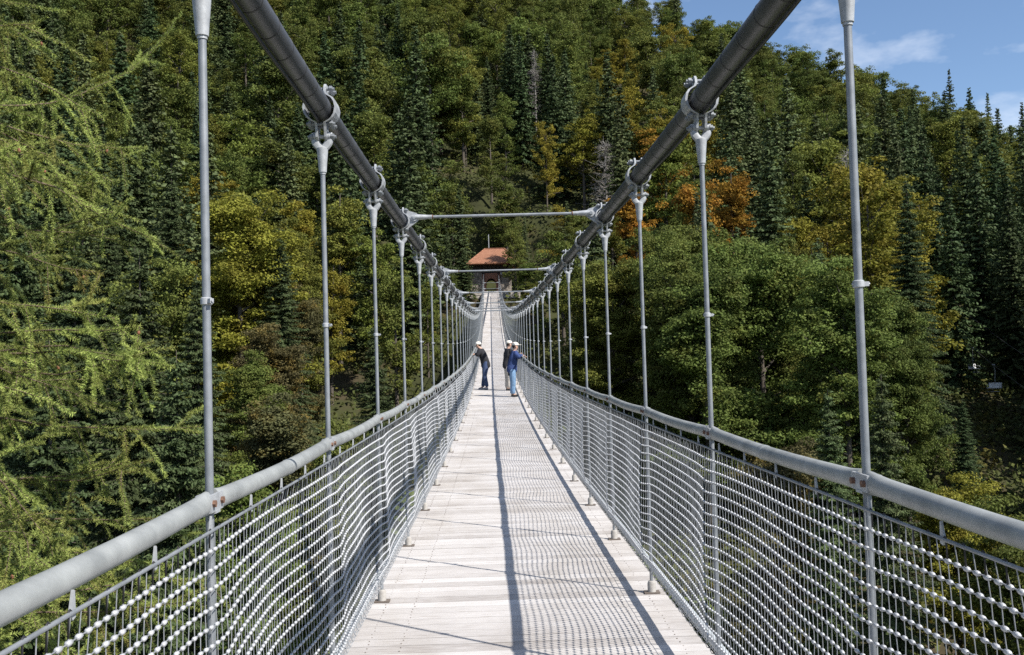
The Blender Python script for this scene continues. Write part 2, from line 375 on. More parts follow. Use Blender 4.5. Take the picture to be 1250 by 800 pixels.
for s in (-1,1):
    mb=MB(); ys=np.arange(Y0,Y1-.2,SP); 
    G=net_grid(s,ys); mid=np.arange(len(ys))
    # vertical wires: slight zig-zag between knots
    for i,y in enumerate(ys):
        near=y<14
        P=G[:,i,:].copy(); 
        if near:
            P=P+rng.normal(0,.0012,P.shape); mb.tube(P,.0015,4,cap=False)
        else:
            mb.tube(P[::3] if y<40 else P[[0,6,12,19]],.0017,3,cap=False)
    # horizontal wires
    for r in range(1,ROWS+1):
        P=G[r]; i0=np.searchsorted(ys,14); i1=np.searchsorted(ys,40)
        mb.tube(P[:i0+1]+rng.normal(0,.0009,P[:i0+1].shape),.0018,5,cap=False); mb.tube(P[i0:i1+1:2],.0026,4,cap=False,mi=1); mb.tube(P[i1::4],.0036,4,cap=False,mi=1)
    # knots
    ang=np.arange(6)*PI/3
    prof=np.array([(0.002,-.0115),(.0059,-.009),(.0068,0),(.0059,.009),(0.002,.0115)])
    def knots(P,detail,sc=1.):
        K=len(P)
        T=np.gradient(P,axis=0); T/=np.linalg.norm(T,axis=1,keepdims=True)
        U=np.cross(T,[0,0,1.]); U/=np.linalg.norm(U,axis=1,keepdims=True); W=np.cross(U,T)
        if detail:
            rings=prof[1:4]; nr=3; V=[P+T*prof[0,1]*sc]
            for (rr,h) in rings:
                for a in ang: V.append(P+T*h*sc+U*(rr*math.cos(a)*sc)+W*(rr*math.sin(a)*sc))
            V.append(P+T*prof[4,1]*sc); V=np.stack(V,1); nv=V.shape[1]; base=(np.arange(K)*nv)[:,None]
            q=[];t3=[]
            for r in range(2):
                for j in range(6):
                    k=(j+1)%6; q.append([1+r*6+j,1+r*6+k,7+r*6+k,7+r*6+j])
            for j in range(6):
                k=(j+1)%6; t3.append([0,1+k,1+j]); t3.append([19,13+j,13+k])
            mb.add(V.reshape(-1,3),(base[:,:,None]+np.array(q)[None]).reshape(-1,4),(base[:,:,None]+np.array(t3)[None]).reshape(-1,3),mi=1)
        else:
            V=np.stack([P-T*.012*sc,P+T*.012*sc,P+U*.0076*sc,P+W*.0076*sc,P-U*.0076*sc,P-W*.0076*sc],1); base=(np.arange(K)*6)[:,None]
            t3=[]
            for j in range(4):
                k=(j+1)%4; t3+=[[0,2+k,2+j],[1,2+j,2+k]]
            mb.add(V.reshape(-1,3),None,(base[:,:,None]+np.array(t3)[None]).reshape(-1,3),mi=1)
    for r in range(1,ROWS):
        ia=np.searchsorted(ys,.6); ib=np.searchsorted(ys,9); ic=np.searchsorted(ys,32)
        P=G[r]; knots(P[ia:ib],True,1.0); knots(P[ib:ic],False,1.0)
    net=mb.obj('mesh_fence',[M['wire'],M['knot']],bridge,smooth='all')
    # lacing wires top and bottom
    mb=MB(); yy=np.arange(Y0,Y1,.25)
    mb.tube([(cen(v)+s*(half(v)-.028),v,rail_z(v)-.074) for v in yy],.0052,8)
    v=Y0
    while v<26:
        a=np.linspace(-.3,PI+.9,6); x=cen(v)+s*(half(v)-.028); z=rail_z(v)-.074
        mb.tube([(x,v+.0085*math.cos(q),z+.0085*math.sin(q)) for q in a]+[(x,v-.008,z-.045)],.0024,4,mi=1); v+=.091
    mb.obj('top_wire',[M['galv'],M['black']],net,smooth='all')
    mb=MB(); v=Y0
    while v<30:
        c=np.array((cen(v)+s*(half(v)-.02),v,deck_z(v)+.205)); a=np.linspace(0,2*PI,9)
        mb.tube([c+np.array((.030*math.cos(q)*1.0,(k-4)*.012,.030*math.sin(q))) for k,q in enumerate(a)],.0028,4); v+=.10
    mb.obj('lacing_wire',M['wire'],net,smooth='all')
    v=Y0+.2
    while v<28:
        link('net_tab',TAB,net,(cen(v)+s*(half(v)-.024),v,rail_z(v)-.074),(0,0,0)); v+=.455*(1 if v<14 else 2)
# ------------------------------------------------------------------ terrain
def sstep(a,b,x): t=np.clip((x-a)/(b-a),0,1); return t*t*(3-2*t)
def lump(x,y): return 1.8*np.sin(x*.045+1.3)*np.cos(y*.05-.7)+1.1*np.sin(x*.11+y*.07)+.6*np.sin(x*.23-y*.19+2)
XR=np.array([-400,-120,-40,0,35,67,90,120,170,300,400.]); ZR=np.array([112,112,106,99,84,68,58,44,30,22,22.])
def ground(x,y):
    x=np.asarray(x,float); y=np.asarray(y,float)
    zr=np.interp(x,XR,ZR)
    b100=6.8-.16*np.clip(x-12,0,90)+.02*np.clip(-x-10,0,80)
    t1=np.clip((y-22)/78,0,1); low=-23+(b100+23)*(t1**1.12)
    t2=np.clip((y-100)/145,0,1); up=(zr-b100)*(.86*t2+.14*t2**2)
    over=np.clip(y-245,0,400)*-.35
    back=np.clip(-25-y,0,75)*.42
    z=low+up+over+back
    k=np.clip((np.hypot(x/9,(y-107)/10)-.7)/.8,0,1)
    z=z+lump(x,y)*(.35+.65*sstep(30,120,y))*k
    # shelf for the gatehouse
    z=z*k+(1-k)*6.9
    return z
gx=np.concatenate([np.arange(-420,-120,12),np.arange(-120,160,3.0),np.arange(160,431,12)]); gy=np.concatenate([np.arange(-160,-24,8),np.arange(-24,262,2.5),np.arange(262,620,14)])
X,Y=np.meshgrid(gx,gy); Z=ground(X,Y); nx,ny=len(gx),len(gy)
i=np.arange(ny-1)[:,None]; j=np.arange(nx-1)[None,:]; f=np.stack([i*nx+j,i*nx+j+1,(i+1)*nx+j+1,(i+1)*nx+j],-1).reshape(-1,4)
mb=MB(); mb.add(np.stack([X,Y,Z],-1).reshape(-1,3),f)
g=mb.obj('hillside',[M['ground'],M['meadow']],None,smooth='all'); tag(g,'wooded valley side under the bridge','hillside',kind='structure')
cx=(X[:-1,:-1]+X[1:,1:])/2; cy=(Y[:-1,:-1]+Y[1:,1:])/2
mead=((cy<67+2*np.sin(cx*.4))&(np.abs(cx+6)<18+3*np.sin(cy*.3))&(cy>-20)).ravel()
g.data.polygons.foreach_set('material_index',mead.astype(np.int32))
mb=MB(); a=np.arange(64)*2*PI/64; V=[(0,0,-40)]+[(3500*math.cos(q),3500*math.sin(q),-40) for q in a]
mb.add(V,None,[[0,1+k,1+(k+1)%64] for k in range(64)]); tag(mb.obj('far_ground',M['ground']),kind='structure')

# ------------------------------------------------------------------ trees
def unit(v): return v/(np.linalg.norm(v,axis=-1,keepdims=True)+1e-9)
def leaf_quads(mb,P,N,L,W,pv,T=None,mi=0):
    K=len(P)
    if T is None: T=rng.normal(size=(K,3))
    T=unit(T-N*(T*N).sum(1,keepdims=True)); B=np.cross(N,T)
    L=np.broadcast_to(L,(K,))[:,None]; W=np.broadcast_to(W,(K,))[:,None]
    V=np.stack([P-T*L*.5,P+B*W*.5-N*W*.1,P+T*L*.5,P-B*W*.5-N*W*.1],1).reshape(-1,3)
    mb.add(V,np.arange(4*K).reshape(-1,4),mi=mi,pv=np.repeat(pv,4))
def broadleaf(seed,near=False,H=20.,wide=1.,sparse=1.):
    global rng; rng=np.random.default_rng(seed)
    tr=MB(); cr=MB(); rad=4.3*wide; cz=H*.60; rz=H*.40
    lean=rng.normal(0,.3,2); asym=rng.uniform(.05,.3); aa=rng.uniform(0,6.3)
    tp=[(lean[0]*t*t,lean[1]*t*t,H*.8*t) for t in np.linspace(0,1,8)]
    tr.tube(tp,.26*(1-.85*np.linspace(0,1,8))+.02,8,cap=False)
    nb=34 if near else 22; C=[];RR=[]
    for b in range(nb):                       # limbs, each carrying foliage pads
        t=rng.uniform(.20,.98); h0=H*.8*t; az=b*2.399+rng.uniform(-.4,.4)
        zrel=max(0,(t-.26)/.74)
        reach=rad*(.95-.55*zrel**1.5)*rng.uniform(.6,1.12)*(1+asym*math.cos(az-aa))
        p0=np.array((lean[0]*t*t,lean[1]*t*t,h0)); d=np.array((math.cos(az),math.sin(az),.35+.9*zrel))
        pts=[p0+d*np.array((reach,reach,min(H*.24,reach*.9)))*q+np.array((0,0,.35*reach*q*q*(zrel-.4))) for q in np.linspace(0,1,5)]
        tr.tube(pts,np.linspace(.09,.02,5)*(1.2-.5*zrel),5,cap=False)
        for q in np.linspace(.35,1.05,5 if near else 4):
            k=min(q,1)*4; i0=min(3,int(k)); pt=pts[i0]+(pts[i0+1]-pts[i0])*(k-i0)
            for _ in range(2):
                C.append(pt+rng.normal(0,.55,3)*np.array((1,1,.6))+np.array((0,0,.25))); RR.append(rng.uniform(.5,1.1))
    for _ in range(16 if near else 10):       # top dome fill
        u=unit(rng.normal(size=3)); u[2]=abs(u[2]); C.append(np.array((lean[0],lean[1],cz))+u*np.array((rad*.72,rad*.72,rz*.9))*rng.uniform(.35,.82)); RR.append(rng.uniform(.7,1.2))
    C=np.array(C); RR=np.array(RR); K=len(C)
    per=int((190 if near else 70)*sparse); size=.20 if near else .29
    C[:,2]+=rng.normal(0,.35,K); c=np.repeat(np.arange(K),per); u=unit(rng.normal(size=(K*per,3)))
    rr=rng.uniform(.25,1.,K*per)**.55
    ell=np.stack([RR,RR,RR*.5],1)[c]
    P=C[c]+u*ell*rr[:,None]*(1+.25*rng.normal(size=(K*per,1))*.6)
    N=unit(u*.55+rng.normal(size=u.shape)*.55+np.array((0,0,.55)))
    pc=rng.uniform(.25,.75,K); pv=np.clip(pc[c]+rng.normal(0,.13,K*per),0,1)
    leaf_quads(cr,P,N,size*rng.uniform(.7,1.3,K*per),size*.62,pv)
    return (tr.mesh('trunk',M['bark'],'all'),cr.mesh('crown',M['leaf']),H,rad)
def spruce(seed,near=False,H=23.,Rm=3.6,droop=.5):
    global rng; rng=np.random.default_rng(seed)
    tr=MB(); cr=MB()
    tr.tube([(0,0,H*t) for t in np.linspace(0,1,6)],.24*(1-np.linspace(0,1,6))+.015,7,cap=False)
    z=H*.06; P=[];T=[];L=[];W=[];PV=[]; step=.17 if near else .34; dz=.34 if near else .42
    while z<H-.25:
        f=1-z/H; Lm=max(.32,Rm*min(1,f*1.15)**.8); nb=rng.integers(6,9) if f>.15 else 5
        a0=rng.uniform(0,6.3)
        for b in range(nb):
            az=a0+b*2*PI/nb+rng.uniform(-.25,.25); Lb=max(.25,Lm*rng.uniform(.62,1.18)); zb=z+rng.uniform(-.32,.32); up=rng.normal(0,.07)+.45*(1-f)**2-.05-droop*.35*f; bp=rng.uniform(.3,.7)
            dirh=np.array((math.cos(az),math.sin(az),0)); side=np.array((-dirh[1],dirh[0],0))
            m=max(2,int(Lb/step)); q=(np.arange(m)+rng.uniform(0,1,m)*.6)/m
            zz=zb+Lb*(up*q-droop*.45*q*q+.30*droop*q**3.5)
            cen_=dirh*(Lb*q)[:,None]; cen_[:,2]=zz
            if near and Lb>.8: tr.tube([(dirh*(Lb*k))+np.array((0,0,zb+Lb*(up*k-droop*.45*k*k+.3*droop*k**3.5))) for k in (0,.35,.7,.97)],[.03,.022,.013,.005],3,cap=False)
            slope=up-droop*.9*q+1.05*droop*q**2.5
            for sd in ((-1,0,1) if not near else (-1,-1,0,1,1)):
                wl=(.28+.62*(1-q)*min(1,Lb/2.2))*(1 if sd else .8)*rng.uniform(.6,1.25,m)
                t_=dirh[None]*(.75 if sd else 1.)+side[None]*(sd*rng.uniform(.5,1.1,(m,1)))+np.stack([0*q,0*q,slope*.8-.22-droop*.35*rng.uniform(.2,1.4,m)*(1 if sd else 1.6)],1)
                t_=unit(t_); P.append(cen_+t_*(wl*.42)[:,None]); T.append(t_); L.append(wl); W.append(np.full(m,.11 if near else .26)*rng.uniform(.8,1.4,m)); PV.append(np.clip(bp+rng.normal(0,.12,m)+.25*(q-.5),0,1))
        z+=dz*rng.uniform(.8,1.2)*(1 if f>.2 else .75)
    P=np.vstack(P);T=np.vstack(T);L=np.concatenate(L);W=np.concatenate(W);PV=np.concatenate(PV)
    if near:    # split each spray into fine twigs
        k=3; Pn=[];Tn=[];Ln=[]
        for j in range(k):
            tt=unit(T+rng.normal(0,.28,T.shape)); off=(j-1)*.28
            Pn.append(P+T*(L*off)[:,None]+rng.normal(0,.03,P.shape)); Tn.append(tt); Ln.append(L*.55)
        P=np.vstack(Pn);T=np.vstack(Tn);L=np.concatenate(Ln);W=np.tile(W,k)*.75;PV=np.tile(PV,k)
    N=unit(rng.normal(size=P.shape)*.75+np.array((0,0,.8))+unit(P*np.array((1,1,0)))*.5)
    leaf_quads(cr,P,N,L,W,PV,T=T)
    return (tr.mesh('trunk',M['bark'],'all'),cr.mesh('crown',M['needle']),H,Rm)
def snag(seed,H=15):
    global rng; rng=np.random.default_rng(seed); tr=MB()
    tr.tube([(0,0,H*t) for t in np.linspace(0,1,6)],.16*(1-np.linspace(0,1,6))+.015,6,cap=False)
    br=MB()
    for k in range(150):
        h=rng.uniform(.3,1)*H; az=rng.uniform(0,6.3); Lb=(1-h/H)*2.4+.5; d=np.array((math.cos(az),math.sin(az),.25))
        p=np.array((0,0,h)); e=p+d*Lb*rng.uniform(.5,1); br.tube([p,(p+e)/2+rng.normal(0,.08,3),e],[.035,.022,.008],3,cap=False)
        for _ in range(5):
            m=p+(e-p)*rng.uniform(.3,1); br.tube([m,m+rng.normal(0,.35,3)],[.014,.005],3,cap=False)
    return (tr.mesh('trunk',M['bark_pale'],'all'),br.mesh('crown',M['bark_pale']),H,2.)
BF=[broadleaf(20+k,H=[20,18,22,17,21,19,23,16][k],wide=[.9,1.0,.8,.95,1.05,.75,.7,.9][k]) for k in range(8)]
BN=[broadleaf(40+k,True,H=[20,17,21,22][k],wide=[.9,1.0,.85,.75][k]) for k in range(4)]
SF=[spruce(60+k,H=[24,22,26,20,23][k],Rm=[4.0,3.7,4.3,3.9,3.6][k],droop=[.5,.35,.6,.45,.7][k]) for k in range(5)]
SN=[spruce(80+k,True,H=[25,23,27][k],Rm=[4.2,4.4,4.0][k],droop=[.75,.6,.9][k]) for k in range(3)]
SG=[snag(99),snag(98,12)]
GRID=["sBsBBOBBBBBBB","sOBSBOSYBBOBB","SBSSBOSYsBBOB","SSBBSBBORssSO","SSYOSsSOBOYSS","SSOYSBSBBBYSS","SSONSsBBBBBSS","SSNBSSBOBYBBS","SSBBSSBsBOsBS","SSBBSSBsBOsYS","SSBBBSBBBBsBS"]
COLR={'S':(.052,.076,.030,.18),'s':(.080,.104,.042,.2),'B':(.101,.130,.031,.30),'O':(.135,.156,.032,.36),'Y':(.19,.178,.027,.6),'R':(.27,.15,.022,.9),'N':(.100,.098,.042,.7)}
WORD={'S':'dark green spruce','s':'grey-green spruce','B':'mid-green beech','O':'olive green beech','Y':'yellow-green beech','R':'orange-leaved beech','N':'russet bushy beech','G':'bare dead tree'}
TREES=[]
def add_tree(x,y,code,H=None,wide=1.,near=None,label=None,rnd=None):
    rnd=rnd or random
    z=float(ground(x,y)); 
    near=(math.hypot(x,y)<78) if near is None else near
    if code=='G': lib=SG; nm='dead_tree'
    elif code in 'Ss': lib=SN if near else SF; nm='spruce_tree'
    else: lib=BN if near else BF; nm='beech_tree'
    k=rnd.randrange(len(lib)); tm,cm,h0,r0=lib[k]
    H=H or h0*rnd.uniform(.85,1.15); s=H/h0; sw=s*wide*rnd.uniform(.9,1.12)
    TREES.append(dict(x=x,y=y,z=z,H=H,code=code,tm=tm,cm=cm,s=s,sw=sw,rz=rnd.uniform(0,6.28),nm=nm,label=label,r=r0*sw,jit=[rnd.uniform(.82,1.2) for _ in range(3)]))
def top_tree(px,py,d,code,wide=1.,near=None,label=None):
    p=at(px,py,d); H=p.z-float(ground(p.x,d))
    add_tree(p.x,d,code,max(13 if d>112 else 4,H),wide*min(1,max(.5,16/max(H,1)))if H>26 else wide,near,label)
# landmark trees: (px, py of the tip, distance, code, width, label)
LM=[(848,190,90,'R',.85,'bright orange beech behind the right cable, beside the second right hanger'),
(712,202,122,'Y',.95,'yellow-green beech with orange tips framed by the right cable above the cross tie'),
(740,60,180,'Y',1.1,'yellow beech with orange patch high between dark spruces near the top'),
(555,68,160,'O',1.15,'widest olive beech, tan tinted, high above the first cross tie'),
(520,95,148,'O',1.0,'olive beech with tan crown beside the widest olive beech'),
(945,520,47,'N',1.0,'low pinkish brown bush just above the right handrail'),
(1160,545,42,'Y',.9,'yellow bush just above the right handrail beyond the first right hanger'),
(325,372,62,'N',1.1,'rounded tree tinged with russet between the first and second left hangers'),
(285,345,72,'O',1.0,'olive tree behind the russet-tinged tree on the left'),
(900,262,72,'B',.95,'large green beech filling the gap between the two nearest right hangers'),
(985,255,88,'O',.75,'tall olive beech left of the nearest right hanger'),
(800,268,92,'B',1.1,'green beech behind the second and third right hangers'),
(700,262,98,'O',1.1,'yellow-tinged beech right of the gatehouse roof'),
(690,330,92,'B',1.1,'green beech behind the row of distant right hangers'),
(668,250,120,'Y',.7,'slim golden beech just right of the gatehouse roof'),
(950,375,66,'B',1.1,'green beech rising over the right handrail left of the nearest hanger'),
(1090,330,62,'B',1.,'bright green beech leaning right of the nearest right hanger'),
(1100,400,58,'B',.8,'green beech below the bright leaning beech on the right'),
(1050,330,60,'S',.9,'drooping spruce directly behind the nearest right hanger'),
(1075,450,40,'s',1.,'drooping grey spruce low behind the nearest right hanger'),
(1010,470,44,'s',.9,'feathery spruce just left of the nearest right hanger, over the handrail'),
(1190,180,98,'S',1.15,'tall black-green spruce behind the chairlift'),
(1250,200,94,'S',1.1,'dark spruce cut by the right edge of the picture'),
(1140,230,92,'S',1.1,'black-green spruce left of the chairlift chairs'),
(1090,210,102,'S',1.0,'dark spruce right of the nearest right hanger, mid slope'),
(1240,560,36,'B',.9,'dark green bush at the right edge above the handrail'),
(560,225,108,'S',1.0,'dark spruce overhanging the left side of the gatehouse roof'),
(545,275,99,'S',1.0,'lower dark spruce close to the left wall of the gatehouse'),
(640,262,106,'s',.8,'thin spruce at the right end of the gatehouse roof'),
(655,312,97,'B',.8,'small green beech close to the right wall of the gatehouse'),
(566,303,98.5,'S',1.9,'dense dark young spruce covering the left wall of the gatehouse'),
(548,318,96,'B',1.5,'bushy green tree left of the far end of the deck'),
(640,306,98,'B',1.6,'bushy green tree covering the right wall of the gatehouse'),
(652,330,94,'O',1.4,'olive bush right of the far end of the deck'),
(600,232,122,'B',.9,'green beech directly behind the gatehouse roof ridge'),
(583,205,136,'s',1.1,'grey-green spruce above the gatehouse, under the first cross tie'),
(618,212,130,'B',1.0,'green beech above the right end of the gatehouse roof'),
(597,165,150,'S',1.1,'dark spruce just above the middle of the first cross tie'),
(628,272,99,'B',.75,'green beech overhanging the right end of the gatehouse roof'),
(520,330,86,'O',.9,'olive and gold beech behind the distant left hangers'),
(480,300,80,'B',1.0,'green beech behind the fourth left hanger'),
(455,395,52,'S',1.1,'drooping spruce behind the third left hanger above the handrail'),
(400,470,44,'B',.9,'low green tree behind the second left hanger'),
(345,440,48,'N',1.1,'low brownish green tree left of the second left hanger'),
(300,520,38,'B',.9,'dark green shrub tree just above the left handrail'),
(240,330,52,'S',.9,'dark spruce directly behind the nearest left hanger'),
(170,300,38,'S',1.05,'large spruce with pale dead twigs behind the larch'),
(90,250,40,'S',1.0,'spruce seen through the larch branches'),
(20,200,44,'S',1.0,'spruce behind the larch at the left edge'),
(215,420,32,'s',.85,'lighter green spruce low between the larch and the nearest left hanger'),
(60,400,28,'S',1.0,'low dark spruce under the larch branches'),
(130,210,70,'S',.9,'pale-trunked spruce above the larch on the left'),
(275,75,150,'S',1.2,'big dark spruce right of the nearest left hanger top'),
(230,235,95,'S',1.,'dark spruce behind the nearest left hanger, mid slope'),
(290,120,112,'O',1.2,'olive beech with ochre twigs between the two nearest left hangers'),
(370,215,98,'Y',.85,'yellow and orange beech left of the second left hanger'),
(300,235,90,'Y',.9,'yellow beech just right of the nearest left hanger'),
(665,40,165,'S',1.5,'broad black-green spruce high above the gatehouse'),
(1158,82,222,'S',.9,'tall pointed spruce standing above the skyline on the right'),
(1205,112,215,'s',.8,'thin grey spruce on the skyline near the right edge'),
(1247,125,208,'S',.9,'dark spruce on the skyline at the right edge'),
(738,172,112,'G',1.3,'pale dead tree above the yellow beech at the right cable'),
(652,62,148,'G',1.2,'grey dead tree in front of the broad spruce'),
(1033,185,100,'G',1.1,'slender dead tree left of the nearest right hanger')]
for a_ in LM: top_tree(*a_[:5],label=a_[5])
# fill the slope on an irregular grid
rnd=random.Random(11)
def code_at(px,py):
    c=int((px+rnd.gauss(0,28))//100); r=int((py+rnd.gauss(0,16))//60); c=min(12,max(0,c)); r=min(10,max(0,r)); k=GRID[r][c]
    if rnd.random()<.22: k=rnd.choice('SsBO')
    return k
y=58.0; row=0
while y<262:
    sp=4.7+y*.0120; x0=-.74*y-8; x1=.76*y+10; x=x0+(row%2)*sp/2
    while x<x1:
        xx=x+rnd.uniform(-.33,.33)*sp; yy=y+rnd.uniform(-.33,.33)*sp; x+=sp
        H=rnd.uniform(13,21.5); z=float(ground(xx,yy))
        px,py=project((xx,yy,z+H*.75))
        if px<-260 or px>1500 or py<-110: 
            continue
        if math.hypot(xx/6.0,(yy-105.5)/7.0)<1: continue
        for ax,ay,ad in ((712,202,118),(738,60,178),(848,190,90),(985,255,88)):
            if ad-45<yy<ad+2 and abs(px-ax)<38:
                H=min(H,max(9,at(ax,ay+62,yy).z-z))
        if yy<84 and abs(px-1205)<60:
            lim=at(1205,500,yy).z-z
            if H>lim: H=lim
            if H<6: continue
        if abs(xx)<6 and yy<101: 
            if z+H>deck_z(min(yy,98))-2.5: H=deck_z(min(yy,98))-2.5-z
            if H<7 or abs(xx)<0: continue
        if 0<xx<40 and 40<yy<110:
            L_=xx/.78; yl=yy+.63*L_
            if yl<97:
                lim=deck_z(yl)+L_/.97-1-z
                if H>lim: H=lim
                if H<7: continue
        if yy<75 and -14<xx<-3 : continue
        if yy<70 and 5<xx<12: continue
        if any((t['x']-xx)**2+(t['y']-yy)**2<(sp*.60)**2 for t in TREES if t['label']): continue
        c=code_at(px,py)
        if c in 'Ss': H*=1.12
        if yy>215 and xx>55 and c in 'Ss': c='B' if rnd.random()<.6 else c; H*=.8
        if yy>225: H*=.85
        add_tree(xx,yy,c,H,rnd=rnd,wide=1.12 if c in 'Ss' else 1.04)
    y+=sp*.86; row+=1
# undergrowth
rng=np.random.default_rng(3); K=15000; yy=rng.uniform(34,258,K)**1.0; xx=rng.uniform(-.60,.62,K)*yy; zz_=ground(xx,yy)
ok=~((np.abs(xx)<1.8)&(yy<108)) & ~(np.hypot(xx/5,(yy-105)/6.5)<1) & ~((yy<66)&(np.abs(xx+6)<15)&(rng.random(K)<.93))
xx=xx[ok];yy=yy[ok];zz_=zz_[ok];K=len(xx); per=16; c=np.repeat(np.arange(K),per); hh=rng.uniform(.5,2.1,K)
P=np.stack([xx,yy,zz_],1)[c]+rng.normal(0,1,(K*per,3))*np.array((.75,.75,0))+np.stack([0*c,0*c,np.abs(rng.normal(.35,.3,K*per))*hh[c]],1)
ug=MB(); leaf_quads(ug,P,unit(rng.normal(size=P.shape)*.6+np.array((0,-.3,.8))),rng.uniform(.3,.6,K*per),rng.uniform(.2,.4,K*per),np.clip(rng.uniform(.2,.8,K)[c]+rng.normal(0,.12,K*per),0,1))
uo=ug.obj('undergrowth',M['leaf']); uo.color=(.075,.092,.028,.5); tag(uo,'dark green undergrowth covering the forest floor','undergrowth',kind='stuff')
# labels from what one sees them beside
COLS=[(-999,256,'left of nearest left hanger'),(256,400,'between first and second left hangers'),(400,460,'between second and third left hangers'),(460,575,'left of the gatehouse'),(575,645,'above the gatehouse'),(645,784,'between gatehouse and third right hanger'),(784,868,'between third and second right hangers'),(868,1045,'between second and first right hangers'),(1045,1150,'right of nearest right hanger'),(1150,9999,'near the right edge')]
BANDS=[(-999,40,'topmost'),(40,120,'high'),(120,200,'upper slope'),(200,290,'mid slope'),(290,380,'lower slope'),(380,9999,'by the handrail')]
HIDDEN=set([3,64,65,70,76,77,78,84,85,86,87,88,95,96,97,98,99,108,109,110,111,112,121,123,124,125,126,136,139,140,141,142,157,158,159,160,161,162,173,174,175,176,177,192,193,194,195,196,197,212,213,214,215,216,217,218,236,237,238,239,240,241,242,243,259,260,261,262,263,264,265,266,287,288,289,290,291,292,293,312,313,314,315,316,317,318,319,320,343,344,345,346,347,348,349,350,351,370,374,375,376,377,378,379,380,381,382,383,384,393,404,407,408,409,410,411,412,413,414,415,430,436,440,441,442,443,444,445,446,447,448,449,450,472,473,474,475,476,477,478,479,480,481,487,500,501,506,507,508,509,510,511,512,513,514,515,536,542,543,544,545,546,547,548,549,550,551,552,553,561,570,579,580,581,582,583,584,585,586,587,588,589,610,618,619,620,621,622,623,624,625,626,627,628,629,654,656,657,658,659,660,661,662,663,664,665,666,667,673,688,689,693,696,697,698,699,700,701,702,703,704,705,706,707,709,711,712,714,722,727,728,737,738,739,740,741,742,743,744,745,746,747,748,749,751,752,753,754,756,758,770,776,779,780,781,782,783,784,785,786,787,788,789,790,791,793,794,795,796,797,798,799,800,801,802,803,804,816,822,823,824,825,826,827,828,829,830,831,832,833,834,835,836,837,838,839,840,841,842,843,844,846,847,859,865,866,867,868,869,870,871,872,873,874,875,876,877,878,879,880,881,882,883,884,885,886,887,888,889,898,899,901,902,903,905,906,907,908,909,910,911,912,913,914,915,916,917,918,919,920,921,922,923,924,925,926,927,928,929,930,931,932,933,934,942,944,945,949,950,951,952,953,954,955,956,957,958,959,960,961,962,963,964,965,966,967,968,969,970,971,972,973,974,981,982,983,985,986,987,988,989,990,991,992,993,994,995,996,997,998,999,1000,1001,1002,1003,1004,1005,1006,1007,1008,1009,1010,1011,1012,1014,1015,1018,1019,1020,1021,1022,1023,1024,1025,1026,1027,1028,1029,1030,1031,1032,1033,1034,1035,1036,1037,1038,1039,1040,1041,1042,1043,1044,1045,1046,1050,1051,1052,1053,1054,1056,1057,1058,1059,1060,1061,1062,1063,1064,1065,1066,1067,1068,1069,1070,1071,1072,1073,1074,1075,1076,1077,1078,1079,1080,1081,1082,1083,1084,1085,1087,1090,1091,1092,1093,1094,1095,1096,1097,1098,1099,1100,1101,1102,1103,1104,1105,1106,1107,1108,1109,1110,1111,1112,1113,1114,1115,1116,1117,1118,1119,1120,1121,1122,1123,1124,1126,1127,1128,1129,1130,1131,1132,1133,1134,1135,1136,1137,1138,1139,1140,1141,1142,1143,1144,1145,1146,1147,1148,1149,1150,1151,1152,1153,1154,1155,1156,1157,1158,1159,1160,1161,1162,1163,1164,1165,1166,1167,1168,1169,1170,1171,1172,1173,1174,1175,1176,1177,1178,1179,1180,1181,1182,1183,1184,1185,1186,1187,1188,1189,1190,1191,1192,1193,1194,1195,1196,1197]); FAR=set([119,152,286,471,502,556,574,611,616,717,731,759,806,811,845,861,893,935,943,977,1047,1048,153,426,527,533,617,651,672,757,768,937,946,948,984,258,564,567,609,631,675,687,690,710,721,849,976,1055,353,715,733,735,815,891,1089,81,171,232,416,692,732,734,810,812,850,894,895,896,71,105,686,695,761,805,819,821,900,1086,92,366,456,638,719])
cells={}
for ti,t in enumerate(TREES):
    t['hid']=ti in HIDDEN or ti in FAR; t['far']=ti in FAR
    px,py=project((t['x'],t['y'],t['z']+t['H']*.9)); t['px']=px
    if t['label'] or t['hid']: continue
    c=next(c for a,b,c in COLS if a<=px<b); bnd=next(c for a,b,c in BANDS if a<=py<b)
    cells.setdefault((t['code'],c,bnd),[]).append(t)
ORD=['leftmost','second from left','third from left','fourth from left','fifth from left','sixth from left','seventh from left','eighth from left','ninth from left','tenth from left','eleventh from left','twelfth from left','thirteenth from left','fourteenth from left','fifteenth from left','sixteenth from left','seventeenth from left','eighteenth from left','nineteenth from left','twentieth from left','twenty-first from left','twenty-second from left','twenty-third from left','twenty-fourth from left','twenty-fifth from left']
for (code,c,bnd),ts in cells.items():
    ts.sort(key=lambda t:t['px'])
    for k,t in enumerate(ts):
        w=WORD[code]
        if len(ts)==1: t['label']=f'{w}, {bnd}, {c}'
        elif len(ts)==2: t['label']=f"{w}, {'left' if k==0 else 'right'} one of two, {bnd}, {c}"
        else: t['label']=f'{w}, {ORD[min(k,24)] if k<len(ts)-1 or len(ts)>25 else "rightmost"}, {bnd}, {c}'
GN={'spruce_tree':'spruces on the wooded slope','beech_tree':'beeches on the wooded slope','dead_tree':'dead trees on the slope'}
back=MB(); farw=MB(); FC=[]
def mesh_arrays(me,step):
    V=np.empty(len(me.vertices)*3); me.vertices.foreach_get('co',V); V=V.reshape(-1,4,3)[::step]; return V
cache={}
